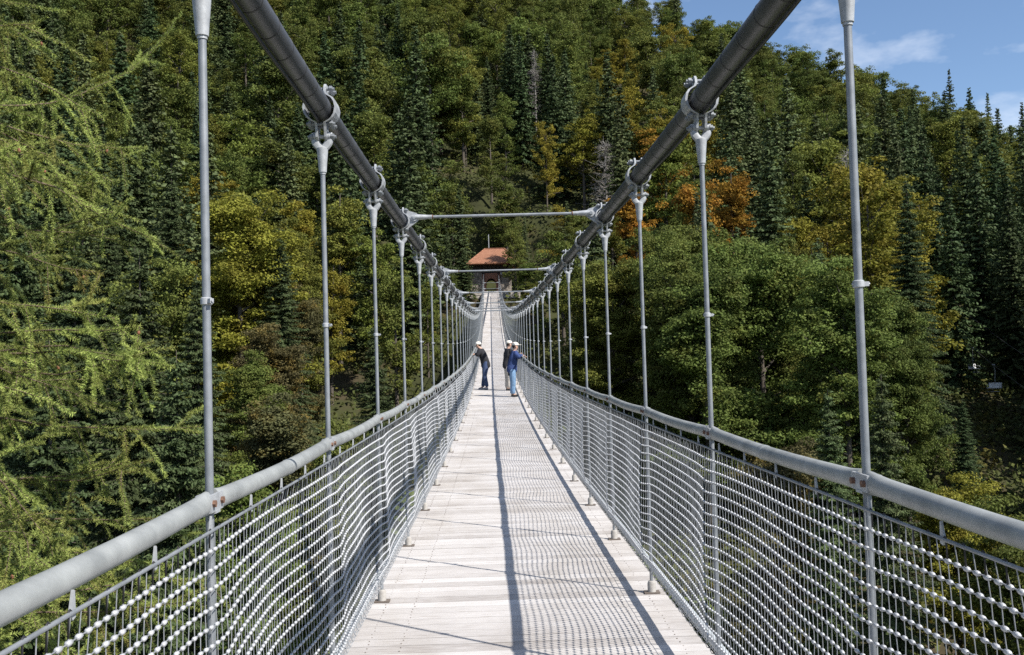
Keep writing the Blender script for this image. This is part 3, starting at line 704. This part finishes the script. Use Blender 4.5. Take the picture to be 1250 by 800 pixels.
for t in TREES:
    if t['hid']:
        if t['code']=='G': continue
        k=t['cm'].name
        if k not in cache: cache[k]=mesh_arrays(t['cm'],max(1,len(t['cm'].vertices)//4//1700))
        V=cache[k]; m=V.mean(1,keepdims=True); V=(m+(V-m)*2.1).reshape(-1,3)*np.array((t['sw'],t['sw'],t['s'])); ca,sa=math.cos(t['rz']),math.sin(t['rz'])
        if t['far']:
            if k+'f' not in cache: cache[k+'f']=mesh_arrays(t['cm'],2)
            V=cache[k+'f']; m=V.mean(1,keepdims=True); V=(m+(V-m)*1.3).reshape(-1,3)*np.array((t['sw'],t['sw'],t['s']))
        V=V@np.array([[ca,sa,0],[-sa,ca,0],[0,0,1]])+np.array((t['x'],t['y'],t['z'])); 
        if t['far']:
            q=COLR[t['code']]; v=t['jit'][0]; FC.append(np.tile(np.array((q[0]*v*t['jit'][1]**.5,q[1]*v,q[2]*v,q[3]),dtype=np.float32),(len(V),1)))
            farw.add(V,np.arange(len(V)).reshape(-1,4),pv=np.repeat(rng.uniform(.2,.8,len(V)//4),4))
        else: back.add(V,np.arange(len(V)).reshape(-1,4))
if back.n:
    bo=back.obj('woodland_behind',M['leaf']); bo.color=(.075,.105,.025,.3); tag(bo,'green woodland standing behind the foremost trees of the slope','woodland',kind='stuff')
if farw.n:
    fo=farw.obj('upper_woodland',M['leaf_far']); ca_=fo.data.attributes.new('tint','FLOAT_COLOR','POINT'); ca_.data.foreach_set('color',np.vstack(FC).ravel())
    tag(fo,'small mixed tree crowns filling the uppermost part of the slope','woodland',kind='stuff')
for t in TREES:
    if t['hid']: continue
    e=empty(t['nm'],(t['x'],t['y'],t['z']-.2)); tag(e,t['label'],'dead tree' if t['code']=='G' else ('conifer' if t['code'] in 'Ss' else 'broadleaf tree'),GN[t['nm']])
    s=(t['sw'],t['sw'],t['s']); t['obj']=e
    link('trunk',t['tm'],e,(0,0,0),(0,0,t['rz']),s)
    cr=link('crown',t['cm'],e,(0,0,0),(0,0,t['rz']),s)
    if t['code']!='G':
        c=COLR[t['code']]; v=(t['jit'][0]); cr.color=(c[0]*v*t['jit'][1]**.5,c[1]*v,c[2]*v,c[3])
print('TREES',len(TREES),sum(t['nm']=='spruce_tree' for t in TREES),sum(t['nm']=='beech_tree' for t in TREES))

M['larch_bark']=mat_simple('larch_twig_bark',(.07,.045,.03),(.15,.11,.08),9,.9)
# ------------------------------------------------------------------ the larch beside the bridge
rng=np.random.default_rng(5)
LX,LY=-5.25,8.6; LG=float(ground(LX,LY))
larch=empty('larch_tree',(LX,LY,LG)); tag(larch,'light yellow-green larch with drooping sprays and cones beside the left handrail','conifer')
mb=MB(); HT=9.0-LG; mb.tube([(0.1*math.sin(t*5),0,HT*t) for t in np.linspace(0,1,14)],.23*(1-np.linspace(0,1,14))+.02,10,cap=False); mb.obj('trunk',M['bark'],larch,smooth='all')
wood=MB(); fol=MB(); cones=MB(); CN=[]; cones.lathe((0,0,0),[(.004,-.014),(.012,-.005),(.014,.007),(.010,.018),(.003,.026)],8); NP=[];NTn=[];NPV=[]; NL=[]
def needles(pts,dens=190,ln=.030,pv=.5):
    p=np.asarray(pts); seg=np.linalg.norm(np.diff(p,axis=0),axis=1); Lt=seg.sum(); K=int(Lt*dens)
    if K<3: return
    q=np.sort(rng.uniform(0,Lt,K)); cs=np.concatenate([[0],np.cumsum(seg)]); i=np.clip(np.searchsorted(cs,q)-1,0,len(seg)-1)
    fr=((q-cs[i])/seg[i])[:,None]; P=p[i]+(p[i+1]-p[i])*fr; T=unit(p[i+1]-p[i])
    rd=rng.normal(size=(K,3)); rd=unit(rd-T*(rd*T).sum(1,keepdims=True)); D=unit(rd+T*rng.uniform(.3,1.0,(K,1))+np.array((0,0,.12)))
    NP.append(P); NTn.append(D); NPV.append(np.clip(pv+rng.normal(0,.12,K),0,1)); NL.append(ln*rng.uniform(.7,1.25,K))
def curve(p,d,L,n=6,sag=.25,wob=.06):
    pts=[np.array(p,float)]; d=unit(np.array(d,float))
    for k in range(n):
        d=unit(d+np.array((0,0,-sag/n))+rng.normal(0,wob,3)); pts.append(pts[-1]+d*L/n)
    return pts
zc_=-LG
h=zc_-4.6
while h<zc_+4.6:
    for b in range(3):
        az=rng.uniform(-1.9,1.5) if rng.random()<.75 else rng.uniform(0,6.28)
        zrel=(h-zc_); Lb=(2.75-.16*max(0,zrel)+.10*abs(zrel+.5)*0)*rng.uniform(.72,1.05)
        if zrel>3: Lb*=.85
        d=(math.cos(az),math.sin(az),rng.uniform(-.45,.5))
        main=curve((0,0,h),d,Lb,9,sag=.35,wob=.13); main=np.array(main); up=np.linspace(0,1,10)**3*.30*rng.uniform(.2,1.4); main[:,2]+=up
        wood.tube(main,np.linspace(.016,.003,10),5,cap=False); bpv=rng.uniform(.12,.75)
        needles(main[1:],650,ln=.034,pv=bpv)
        s_=.5
        while s_<Lb:
            k=s_/Lb*9; i0=min(8,int(k)); p=main[i0]+(main[i0+1]-main[i0])*(k-i0); td=unit(main[i0+1]-main[i0])
            sd=np.cross(td,(0,0,1.))*rng.choice([-1,1]); L2=rng.uniform(.18,.95)*(1.1-.45*s_/Lb)
            hang=rng.random()<.38
            dd=unit(td*rng.uniform(.3,.9)+sd*rng.uniform(.3,.9)+np.array((0,0,rng.uniform(-1.5,-.8) if hang else rng.uniform(-.7,.45)))+rng.normal(0,.18,3))
            tw=curve(p,dd,L2,5,sag=rng.uniform(.2,.9) if hang else rng.uniform(-.2,.6),wob=.09)
            wood.tube(tw,np.linspace(.0055,.0018,6),4,cap=False); needles(tw,620,pv=np.clip(bpv+rng.normal(0,.15),0,1))
            if rng.random()<.4:
                j=rng.integers(1,5); t3=curve(tw[j],unit(np.array(tw[j+1])-tw[j]+rng.normal(0,.6,3)),L2*.5,4,sag=.6,wob=.15); wood.tube(t3,.0016,3,cap=False); needles(t3,620,pv=bpv)
            if rng.random()<.05:
                j=rng.integers(1,5); c=np.array(tw[j])+np.array((0,0,.012)); CN.append(c)
            s_+=rng.uniform(.04,.24)
    h+=.22
P=np.vstack(NP);D=np.vstack(NTn);pv=np.concatenate(NPV);Ln=np.concatenate(NL)[:,None]*1.15
S=unit(np.cross(D,rng.normal(size=D.shape)))*.0038
V=np.stack([P-S,P+S,P+D*Ln],1).reshape(-1,3); fol.add(V,None,np.arange(len(V)).reshape(-1,3),pv=np.repeat(pv,3))
print('NEEDLES',len(P))
wood.obj('branches',M['larch_bark'],larch,smooth='all'); lf=fol.obj('foliage',M['larch'],larch); lf.color=(.28,.345,.095,.5); cme=cones.mesh('cone',M['cone'],'all')
for c in CN[:90]: link('cone',cme,larch,tuple(c),(rng.uniform(-.5,.5),rng.uniform(-.5,.5),0))

# ------------------------------------------------------------------ gatehouse
GZ=deck_z(98.6); 
gh=empty('gatehouse',(0,101.2,GZ)); tag(gh,'small gatehouse with orange tiled hip roof and arched doorway at the far bridge end','gatehouse')
M['plaster']=mat_simple('weathered_stone_wall',(.07,.055,.045),(.36,.32,.27),3.5,.9,0,.6,.05,detail=8)
M['portal']=mat_simple('red_brown_portal_timber',(.16,.065,.04),(.28,.13,.08),8,.8)
M['dark_wood']=mat_simple('dark_timber_boards',(.025,.02,.016),(.05,.04,.032),10,.85,stretch=(8,8,1))
nt=NT('orange_roof_tiles'); tc=nt.n('ShaderNodeTexCoord'); br=nt.n('ShaderNodeTexBrick'); br.inputs['Scale'].default_value=3.2; br.inputs['Mortar Size'].default_value=.03
br.inputs['Color1'].default_value=(.27,.115,.06,1); br.inputs['Color2'].default_value=(.40,.19,.11,1); br.inputs['Mortar'].default_value=(.15,.06,.035,1)
nt.l(tc.outputs['Object'],br.inputs['Vector']); principled(nt,br.outputs[0],.85,0,br.outputs['Fac'],.6,.03); M['tiles']=nt.m
def arch_wall(mb,w,hh,aw,ah,y0,y1,mi=0,n=12):     # wall with an arched opening, x centred
    r=aw/2; sp=ah-r
    inner=[(-r,0)]+[(-r*math.cos(PI*k/n),sp+r*math.sin(PI*k/n)) for k in range(n+1)]+[(r,0)]
    outer=[(-w/2,0)]
    for k in range(n+1):
        a=PI*k/n; cx_,sy_=-math.cos(a),math.sin(a)
        t=min((w/2)/max(abs(cx_),1e-6),(hh-sp)/max(sy_,1e-6)); outer.append((cx_*t,sp+sy_*t))
    outer.append((w/2,0)); m=len(inner)
    V=[(x,y0,z) for x,z in inner]+[(x,y0,z) for x,z in outer]+[(x,y1,z) for x,z in inner]+[(x,y1,z) for x,z in outer]
    f=[]
    for k in range(m-1):
        f+= [[k,k+1,m+k+1,m+k],[2*m+k,3*m+k,3*m+k+1,2*m+k+1],[k,2*m+k,2*m+k+1,k+1],[m+k,m+k+1,3*m+k+1,3*m+k]]
    mb.add(V,f,mi=mi)
mb=MB(); arch_wall(mb,1.9,2.15,1.0,1.6,-.12,.25); portal=mb.obj('portal_frame',M['portal'],gh)
mb=MB()
for s in(-1,1):
    mb.box((s*1.55,.2,.75),(1.2,.45,3.0)); mb.box((s*1.98,2.5,.75),(.34,4.2,3.0))
arch_wall(mb,3.6,2.4,1.2,1.75,4.3,4.6); mb.obj('wall',M['plaster'],gh)
mb=MB(); mb.box((0,.35,2.72),(4.5,.5,1.1)); mb.box((0,4.5,2.8),(4.4,.3,.9)); mb.box((2.1,2.4,2.8),(.3,3.9,.9)); mb.box((-2.1,2.4,2.8),(.3,3.9,.9)); mb.obj('gallery',M['dark_wood'],gh)
for x in (-1.9,-.75,.75,1.9):
    mb=MB(); mb.box((x,-.35,2.3),(.12,.12,1.9)); mb.obj('gallery_post',M['dark_wood'],gh)
mb=MB(); e=2.95
zz=3.15; V=[(-e,-1.3,zz),(e,-1.3,zz),(e,5.8,zz),(-e,5.8,zz),(-1.0,1.6,zz+1.75),(1.0,1.6,zz+1.75),(-e,-1.3,zz-.12),(e,-1.3,zz-.12),(e,5.8,zz-.12),(-e,5.8,zz-.12)]
mb.add(V,[[0,1,5,4],[2,3,4,5],[0,6,7,1],[1,7,8,2],[2,8,9,3],[3,9,6,0],[6,9,8,7]],[[1,2,5],[3,0,4]]); roof=mb.obj('roof',M['tiles'],gh); roof.location=(.45,0,0)
mb=MB(); mb.tube([(-e+.1,-1.25,zz+.03),(-1.0,1.6,zz+1.78),(1.0,1.6,zz+1.78),(e-.1,-1.25,zz+.03)],.07,6); mb.obj('ridge_tiles',M['tiles'],roof)
mb=MB(); mb.tube([(-.6,2.4,zz+1.6),(-.6,2.4,zz+3.4)],.05,6); mb.obj('vent_pipe',M['galv_light'],roof)
mb=MB(); mb.lathe((1.15,-.4,2.1),[(.03,.12),(.16,.0),(.19,-.05),(.15,-.16),(.05,-.2)],10); mb.box((1.15,-.2,2.16),(.04,.4,.04)); mb.obj('wall_lamp',M['galv_light'],gh)
mb=MB(); mb.box((0,.0,.42),(1.0,.05,.08)); mb.box((0,0,.15),(1.0,.05,.06)); 
for k in range(7): mb.box((-.45+k*.15,0,.32),(.03,.03,.5))
mb.obj('low_gate',M['dark_wood'],gh)
mb=MB(); mb.box((0,2.1,-.30),(6.0,6.6,.6)); mb.box((0,-1.3,-.08),(1.9,.8,.14)); mb.obj('threshold',mat_simple('pale_landing_stone',(.33,.29,.26),(.48,.44,.40),5,.9),gh)
# black bars standing in for the shade between deck and landing
mb=MB()
for k in range(5): mb.box((0,98.72+k*.24,deck_z(98.4)+.02-.02*k),(1.75,.05,.10))
tag(mb.obj('threshold_shade_bars',M['black'],bridge),'dark bars standing in for shade at the far end')
# ------------------------------------------------------------------ chairlift
def chair(px,py,d,rz,label):
    p=at(px,py,d); o=empty('lift_chair',(p.x,p.y,p.z),rz); o.scale=(.66,.66,.66); tag(o,label,'chairlift chair','chairlift chairs over the right slope')
    mb=MB(); mb.tube([(0,0,0),(0,.05,-.15),(.12,.05,-.8),(.05,.05,-1.5),(.02,.05,-2.25)],.045,8); mb.obj('hanger_arm',M['galv_light'],o,smooth='all')
    mb=MB(); mb.lathe((-.18,0,.02),[(.09,0),(.10,.05),(.10,.3),(.09,.36)],10,(1,0,0)); mb.obj('grip',M['galv'],o)
    mb=MB(); mb.box((0,-.1,-2.75),(1.5,.55,.09)); seat=mb.obj('seat',M['white'],o)
    mb=MB(); mb.box((0,.2,-2.42),(1.5,.08,.62),np.array(Matrix.Rotation(-.2,3,'X'))); mb.obj('backrest',M['white'],o)
    mb=MB()
    for s in(-1,1): mb.tube([(s*.78,.22,-2.15),(s*.78,.2,-2.8),(s*.78,-.45,-2.8),(s*.78,-.42,-2.4),(s*.78,.2,-2.35)],.025,6)
    mb.tube([(-.78,-.5,-3.2),(.78,-.5,-3.2)],.03,6); mb.tube([(0,-.42,-2.4),(0,-.55,-2.8),(0,-.5,-3.2)],.025,6); mb.tube([(-.78,.22,-2.15),(.78,.22,-2.15)],.03,6)
    mb.obj('frame',M['galv_light'],o,smooth='all'); return o
M['white']=mat_simple('white_plastic',(.62,.64,.65),(.78,.79,.80),12,.5)
chair(1213,446,77,-.9,'white chairlift chair, the lower right of the two before the dark spruces')
c2=chair(1187,425,84,.5,'chairlift chair seen edge-on, upper left of the two before the dark spruces')
def cbl(off):
    pa=at(1213,446,77); pb=at(1187,425,84); dv=(pb-pa)
    mb=MB(); pts=[]
    for t in np.linspace(-2.5,6,18):
        q=pa+dv*t; pts.append((q.x+off,q.y,q.z+.05*(t-.5)**2-.0125+off*.25))
    mb.tube(pts,.022,6); o=mb.obj('lift_cable',M['black'],smooth='all'); return o
tag(cbl(0),'thin dark chairlift rope that carries the two white chairs','cable'); tag(cbl(2.6),'thin dark return rope beside the chairlift chairs','cable')

# ------------------------------------------------------------------ people
M['skin']=mat_simple('skin',(.50,.29,.21),(.58,.36,.27),30,.55)
def cloth(n,c): 
    return mat_simple(n,tuple(v*.75 for v in c),tuple(min(1,v*1.2) for v in c),14,.9,0,.4,.01)
M['navy']=cloth('blue_jacket_cloth',(.026,.05,.155)); M['jeans']=cloth('light_jeans',(.18,.30,.46)); M['djeans']=cloth('dark_jeans',(.035,.055,.12)); M['blk']=cloth('black_cloth',(.016,.016,.02)); M['beige']=cloth('beige_trousers',(.46,.42,.37)); M['cap']=cloth('pale_cap',(.72,.68,.60)); M['capred']=cloth('red_cap_trim',(.5,.06,.05)); M['hair']=cloth('dark_hair',(.035,.022,.014)); M['shoe']=cloth('grey_shoe',(.25,.25,.27)); M['dshoe']=cloth('dark_shoe',(.03,.028,.028))
def skin(name,V,E,Rd,mat,parent,sub=2):
    me=bpy.data.meshes.new(name); me.from_pydata([tuple(v) for v in V],E,[]); me.materials.append(mat)
    o=bpy.data.objects.new(name,me); COL.objects.link(o); o.parent=parent
    sk=o.modifiers.new('skin','SKIN'); sk.use_smooth_shade=True
    lay=me.skin_vertices[0].data if len(me.skin_vertices) else None
    for i,r in enumerate(Rd): lay[i].radius=(r,r) if isinstance(r,(int,float)) else r
    lay[0].use_root=True
    ss=o.modifiers.new('sub','SUBSURF'); ss.levels=sub; ss.render_levels=sub
    return o
def chain(V,E,Rd,start,pts,rad):
    last=start
    for p,r in zip(pts,rad):
        V.append(p); Rd.append(r)
        if last is not None: E.append((last,len(V)-1))
        last=len(V)-1
    return last
def person(loc,rz,label,J,top,leg,shoe,cap,cap2=None,bag=False,lean=0):
    """J: joints in local space, x = facing direction, y = left, z up"""
    o=empty('person',loc,rz); tag(o,label,'person')
    V=[J['pel']];Rd=[.08];E=[]
    ch=chain(V,E,Rd,0,[J['waist'],J['chest'],J['neckb'],J['neck']],[.10,.13,.075,.052])
    hd=J['head']; fz=J['fwd']
    h1=chain(V,E,Rd,ch,[hd+Vector((0,0,-.06)),hd+Vector((0,0,.02)),hd+Vector((0,0,.09))],[.075,.092,.07])
    for s in(0,1):
        sh,el,wr=J['sh'][s],J['el'][s],J['wr'][s]
        w=chain(V,E,Rd,2,[sh,el,wr],[.050,.040,.027]); hdir=(J['hand'][s]-wr).normalized(); palm=wr+hdir*.07
        pm=chain(V,E,Rd,w,[palm],[.03]); sd=hdir.cross(Vector((0,0,1)) if abs(hdir.z)<.9 else Vector((1,0,0))).normalized()
        for k,(off,ln) in enumerate(((-.03,.07),(-.01,.082),(.01,.078),(.03,.062))):
            a_=palm+hdir*.035+sd*off; chain(V,E,Rd,pm,[a_,a_+hdir*ln*.55+Vector((0,0,-.008)),a_+hdir*ln+Vector((0,0,-.03))],[.010,.009,.008])
        chain(V,E,Rd,pm,[palm+sd*.045-hdir*.01,palm+sd*.06+hdir*.03],[.011,.009])
        hp,kn,an=J['hip'][s],J['kn'][s],J['an'][s]
        chain(V,E,Rd,0,[hp,kn,an,an+Vector((.12,0,-.055))],[.055,.045,.034,.033])
    skin('body',V,E,Rd,M['skin'],o)
    # jacket
    V=[J['pel']+Vector((0,0,-.20))];Rd=[(.20,.175)];E=[]
    c=chain(V,E,Rd,0,[J['pel'],J['waist'],J['chest'],J['neckb']],[(.185,.155),(.165,.14),(.195,.155),(.085,.085)])
    for s in(0,1): chain(V,E,Rd,3,[J['sh'][s]*.97+J['chest']*.03,J['el'][s],J['wr'][s],J['wr'][s]+(J['hand'][s]-J['wr'][s]).normalized()*.03],[.108,.072,.055,.05])
    skin('jacket',V,E,Rd,top,o)
    V=[J['pel']+Vector((0,0,-.01))];Rd=[(.165,.15)];E=[]; chain(V,E,Rd,0,[J['pel']*.45+J['waist']*.55],[(.125,.105)])
    for s in(0,1): chain(V,E,Rd,0,[J['hip'][s],J['kn'][s],J['an'][s]+Vector((0,0,-.015))],[.122,.088,.070])
    skin('trousers',V,E,Rd,leg,o)
    for s in(0,1):
        a_=J['an'][s]; skin('shoe',[a_+Vector((-.04,0,-.055)),a_+Vector((.06,0,-.05)),a_+Vector((.17,0,-.058))],[(0,1),(1,2)],[(.045,.05),(.045,.045),(.04,.03)],shoe,o,1)
    # hair, ears, eyes, nose
    fw=J['fwd']; lf=Vector((-fw.y,fw.x,0)).normalized(); up=Vector((0,0,1))
    skin('hair',[hd-fw*.03+up*.05,hd-fw*.045-up*.01,hd-fw*.04-up*.06],[(0,1),(1,2)],[.082,.082,.05],M['hair'],o,1)
    for s in(-1,1):
        mb=MB(); mb.lathe(hd+lf*s*.085-fw*.005,[(.01,-.03),(.018,-.01),(.02,.012),(.012,.03)],8,(0,0,1)); mb.obj('ear',M['skin'],o,smooth='all')
        mb=MB(); mb.lathe(hd+lf*s*.032+fw*.079+up*.012,[(.003,-.005),(.007,-.0025),(.007,.0025),(.003,.005)],8,(0,0,1)); mb.obj('eye',M['hair'],o,smooth='all')
    mb=MB(); mb.tube([hd+fw*.078+up*.01,hd+fw*.098-up*.028,hd+fw*.080-up*.036],[.008,.012,.009],8); mb.obj('nose',M['skin'],o,smooth='all')
    mb=MB(); mb.tube([hd+fw*.070-up*.062+lf*.02,hd+fw*.076-up*.063,hd+fw*.070-up*.062-lf*.02],.004,6); mb.obj('mouth',M['portal'],o,smooth='all')
    # cap with brim
    mb=MB(); mb.tube_dir([hd+up*.045-fw*.005,hd+up*.075-fw*.008,hd+up*.11-fw*.01,hd+up*.135-fw*.012,hd+up*.148-fw*.012],[.107,.107,.095,.062,.012],np.array((0,0,1.)),16)
    poly=[hd+up*.050+fw*(.06+.13*math.cos(a))+lf*(.095*math.sin(a)) for a in np.linspace(-1.5,1.5,10)]
    mb.prism([tuple(v) for v in poly],(0,0,0),(0,0,.010),mi=1); mb.obj('cap',[cap,cap2 or cap],o,smooth=True)
    if bag:
        a_=J['sh'][1]; b_=J['hip'][0]
        mb=MB(); ctr=J['chest']
        mb.tube([a_+Vector((-.02,.0,.09)),ctr+Vector((-.165,0,.02)),J['waist']+Vector((-.15,.02,-.02)),b_+Vector((-.02,.17,.02))],.014,6,flat=[2]*4); mb.tube([a_+Vector((-.02,.0,.09)),ctr+Vector((.16,0,.02)),b_+Vector((.08,.17,.02))],.014,6)
        mb.obj('shoulder_strap',M['blk'],o,smooth='all')
        mb=MB(); mb.box(b_+Vector((.0,.17,-.10)),(.22,.10,.24)); mb.obj('bag',M['blk'],o)
    return o
def J_stand(lean=.12,elb=None,armz=1.18,arm=.35,wide=.11,head_dn=0.,back=0.):
    v=Vector; L=lean
    j=dict(pel=v((back,0,.93)),waist=v((back+L*.35,0,1.10)),chest=v((back+L*.75,0,1.31)),neckb=v((back+L*1.0,0,1.44)),neck=v((back+L*1.12,0,1.50)))
    j['head']=j['neck']+v((.03+head_dn*.05,0,.115-head_dn*.03)); j['fwd']=v((1,0,-.15*head_dn)).normalized()
    j['sh']=[v((back+L,-.18,1.40)),v((back+L,.18,1.40))]
    j['el']=[v((back+L+arm*.45,-.26,armz-.02)),v((back+L+arm*.45,.26,armz-.02))]
    j['wr']=[v((back+L+arm,-.16,armz+.05)),v((back+L+arm,.16,armz+.05))]
    j['hand']=[w+v((.08,.02,-.02)) for w in j['wr']]
    j['hip']=[v((back,-.095,.90)),v((back,.095,.90))]
    j['kn']=[v((back*.6+.02,-wide,.49)),v((back*.6+.03,wide,.49))]
    j['an']=[v((0,-wide,.09)),v((0,wide,.09))]
    return j
# man in blue: feet near pixel (626,484)
yb=31.2; 
person((cen(yb)+.50,yb,deck_z(yb)),.15,'person in blue jacket and light jeans leaning on the right handrail',J_stand(.10,arm=.22,armz=1.27),M['navy'],M['jeans'],M['dshoe'],M['cap'],bag=True)
yb=34.0; 
person((cen(yb)+.40,yb,deck_z(yb)),.35,'person in black jacket and pale trousers standing behind the blue jacket',J_stand(.06,arm=.34,armz=1.26),M['blk'],M['beige'],M['dshoe'],M['cap'],M['capred'])
yb=34.8; j=J_stand(.17,arm=.15,armz=1.24,head_dn=1,back=-.0)
j['an'][0]+=Vector((.16,.02,0)); j['kn'][0]+=Vector((.07,.0,0)); j['an'][1]+=Vector((-.06,0,0)); 
person((cen(yb)-.36,yb,deck_z(yb)),PI-.25,'person in black top, dark jeans and white cap leaning over the left handrail',j,M['blk'],M['djeans'],M['shoe'],M['cap'])

# ------------------------------------------------------------------ camera, sun, sky
cam=bpy.data.cameras.new('camera'); co=bpy.data.objects.new('camera',cam); COL.objects.link(co); co.matrix_world=CAMROT
cam.sensor_width=36; cam.lens=F/1250*36; cam.clip_start=.05; cam.clip_end=9000; SC.camera=co
sd=Vector((.785*.703,-.62*.703,.711)).normalized()       # towards the sun
sun=bpy.data.lights.new('sun','SUN'); so=bpy.data.objects.new('sun',sun); COL.objects.link(so)
sun.energy=5.0; sun.angle=R(.5); sun.color=(1,.955,.88); so.rotation_euler=sd.to_track_quat('Z','Y').to_euler()
w=bpy.data.worlds.new('World'); SC.world=w; w.use_nodes=True; t=w.node_tree; t.nodes.clear()
o_=t.nodes.new('ShaderNodeOutputWorld'); bg=t.nodes.new('ShaderNodeBackground'); sky=t.nodes.new('ShaderNodeTexSky'); sky.sky_type='NISHITA'; sky.sun_disc=False
sky.sun_elevation=math.asin(sd.z); sky.sun_rotation=math.atan2(sd.x,sd.y); sky.air_density=1.0; sky.dust_density=.25; sky.ozone_density=3.0; sky.altitude=900
tc=t.nodes.new('ShaderNodeTexCoord'); mp=t.nodes.new('ShaderNodeMapping'); mp.inputs['Scale'].default_value=(1,1,2.2); mp.inputs['Location'].default_value=(.35,.1,.25); nz=t.nodes.new('ShaderNodeTexNoise'); nz.inputs['Scale'].default_value=5.5; nz.inputs['Detail'].default_value=6; nz.inputs['Roughness'].default_value=.55
rp=t.nodes.new('ShaderNodeValToRGB'); rp.color_ramp.elements[0].position=.46; rp.color_ramp.elements[1].position=.70; rp.color_ramp.elements[1].color=(.7,.7,.7,1)
mx=t.nodes.new('ShaderNodeMix'); mx.data_type='RGBA'; mx.inputs[7].default_value=(8.0,8.3,8.8,1)
t.links.new(tc.outputs['Generated'],mp.inputs[0]); t.links.new(mp.outputs[0],nz.inputs['Vector']); t.links.new(nz.outputs[0],rp.inputs[0]); t.links.new(rp.outputs[0],mx.inputs[0]); t.links.new(sky.outputs[0],mx.inputs[6])
t.links.new(mx.outputs[2],bg.inputs[0]); t.links.new(bg.outputs[0],o_.inputs[0]); bg.inputs[1].default_value=.105
SC.view_settings.view_transform='Standard'; SC.view_settings.look='None'; SC.view_settings.exposure=0.6; SC.view_settings.gamma=1
SC.cycles.max_bounces=6; SC.cycles.diffuse_bounces=3; SC.cycles.glossy_bounces=2; SC.cycles.transmission_bounces=3; SC.cycles.transparent_max_bounces=4
SC.cycles.use_denoising=False
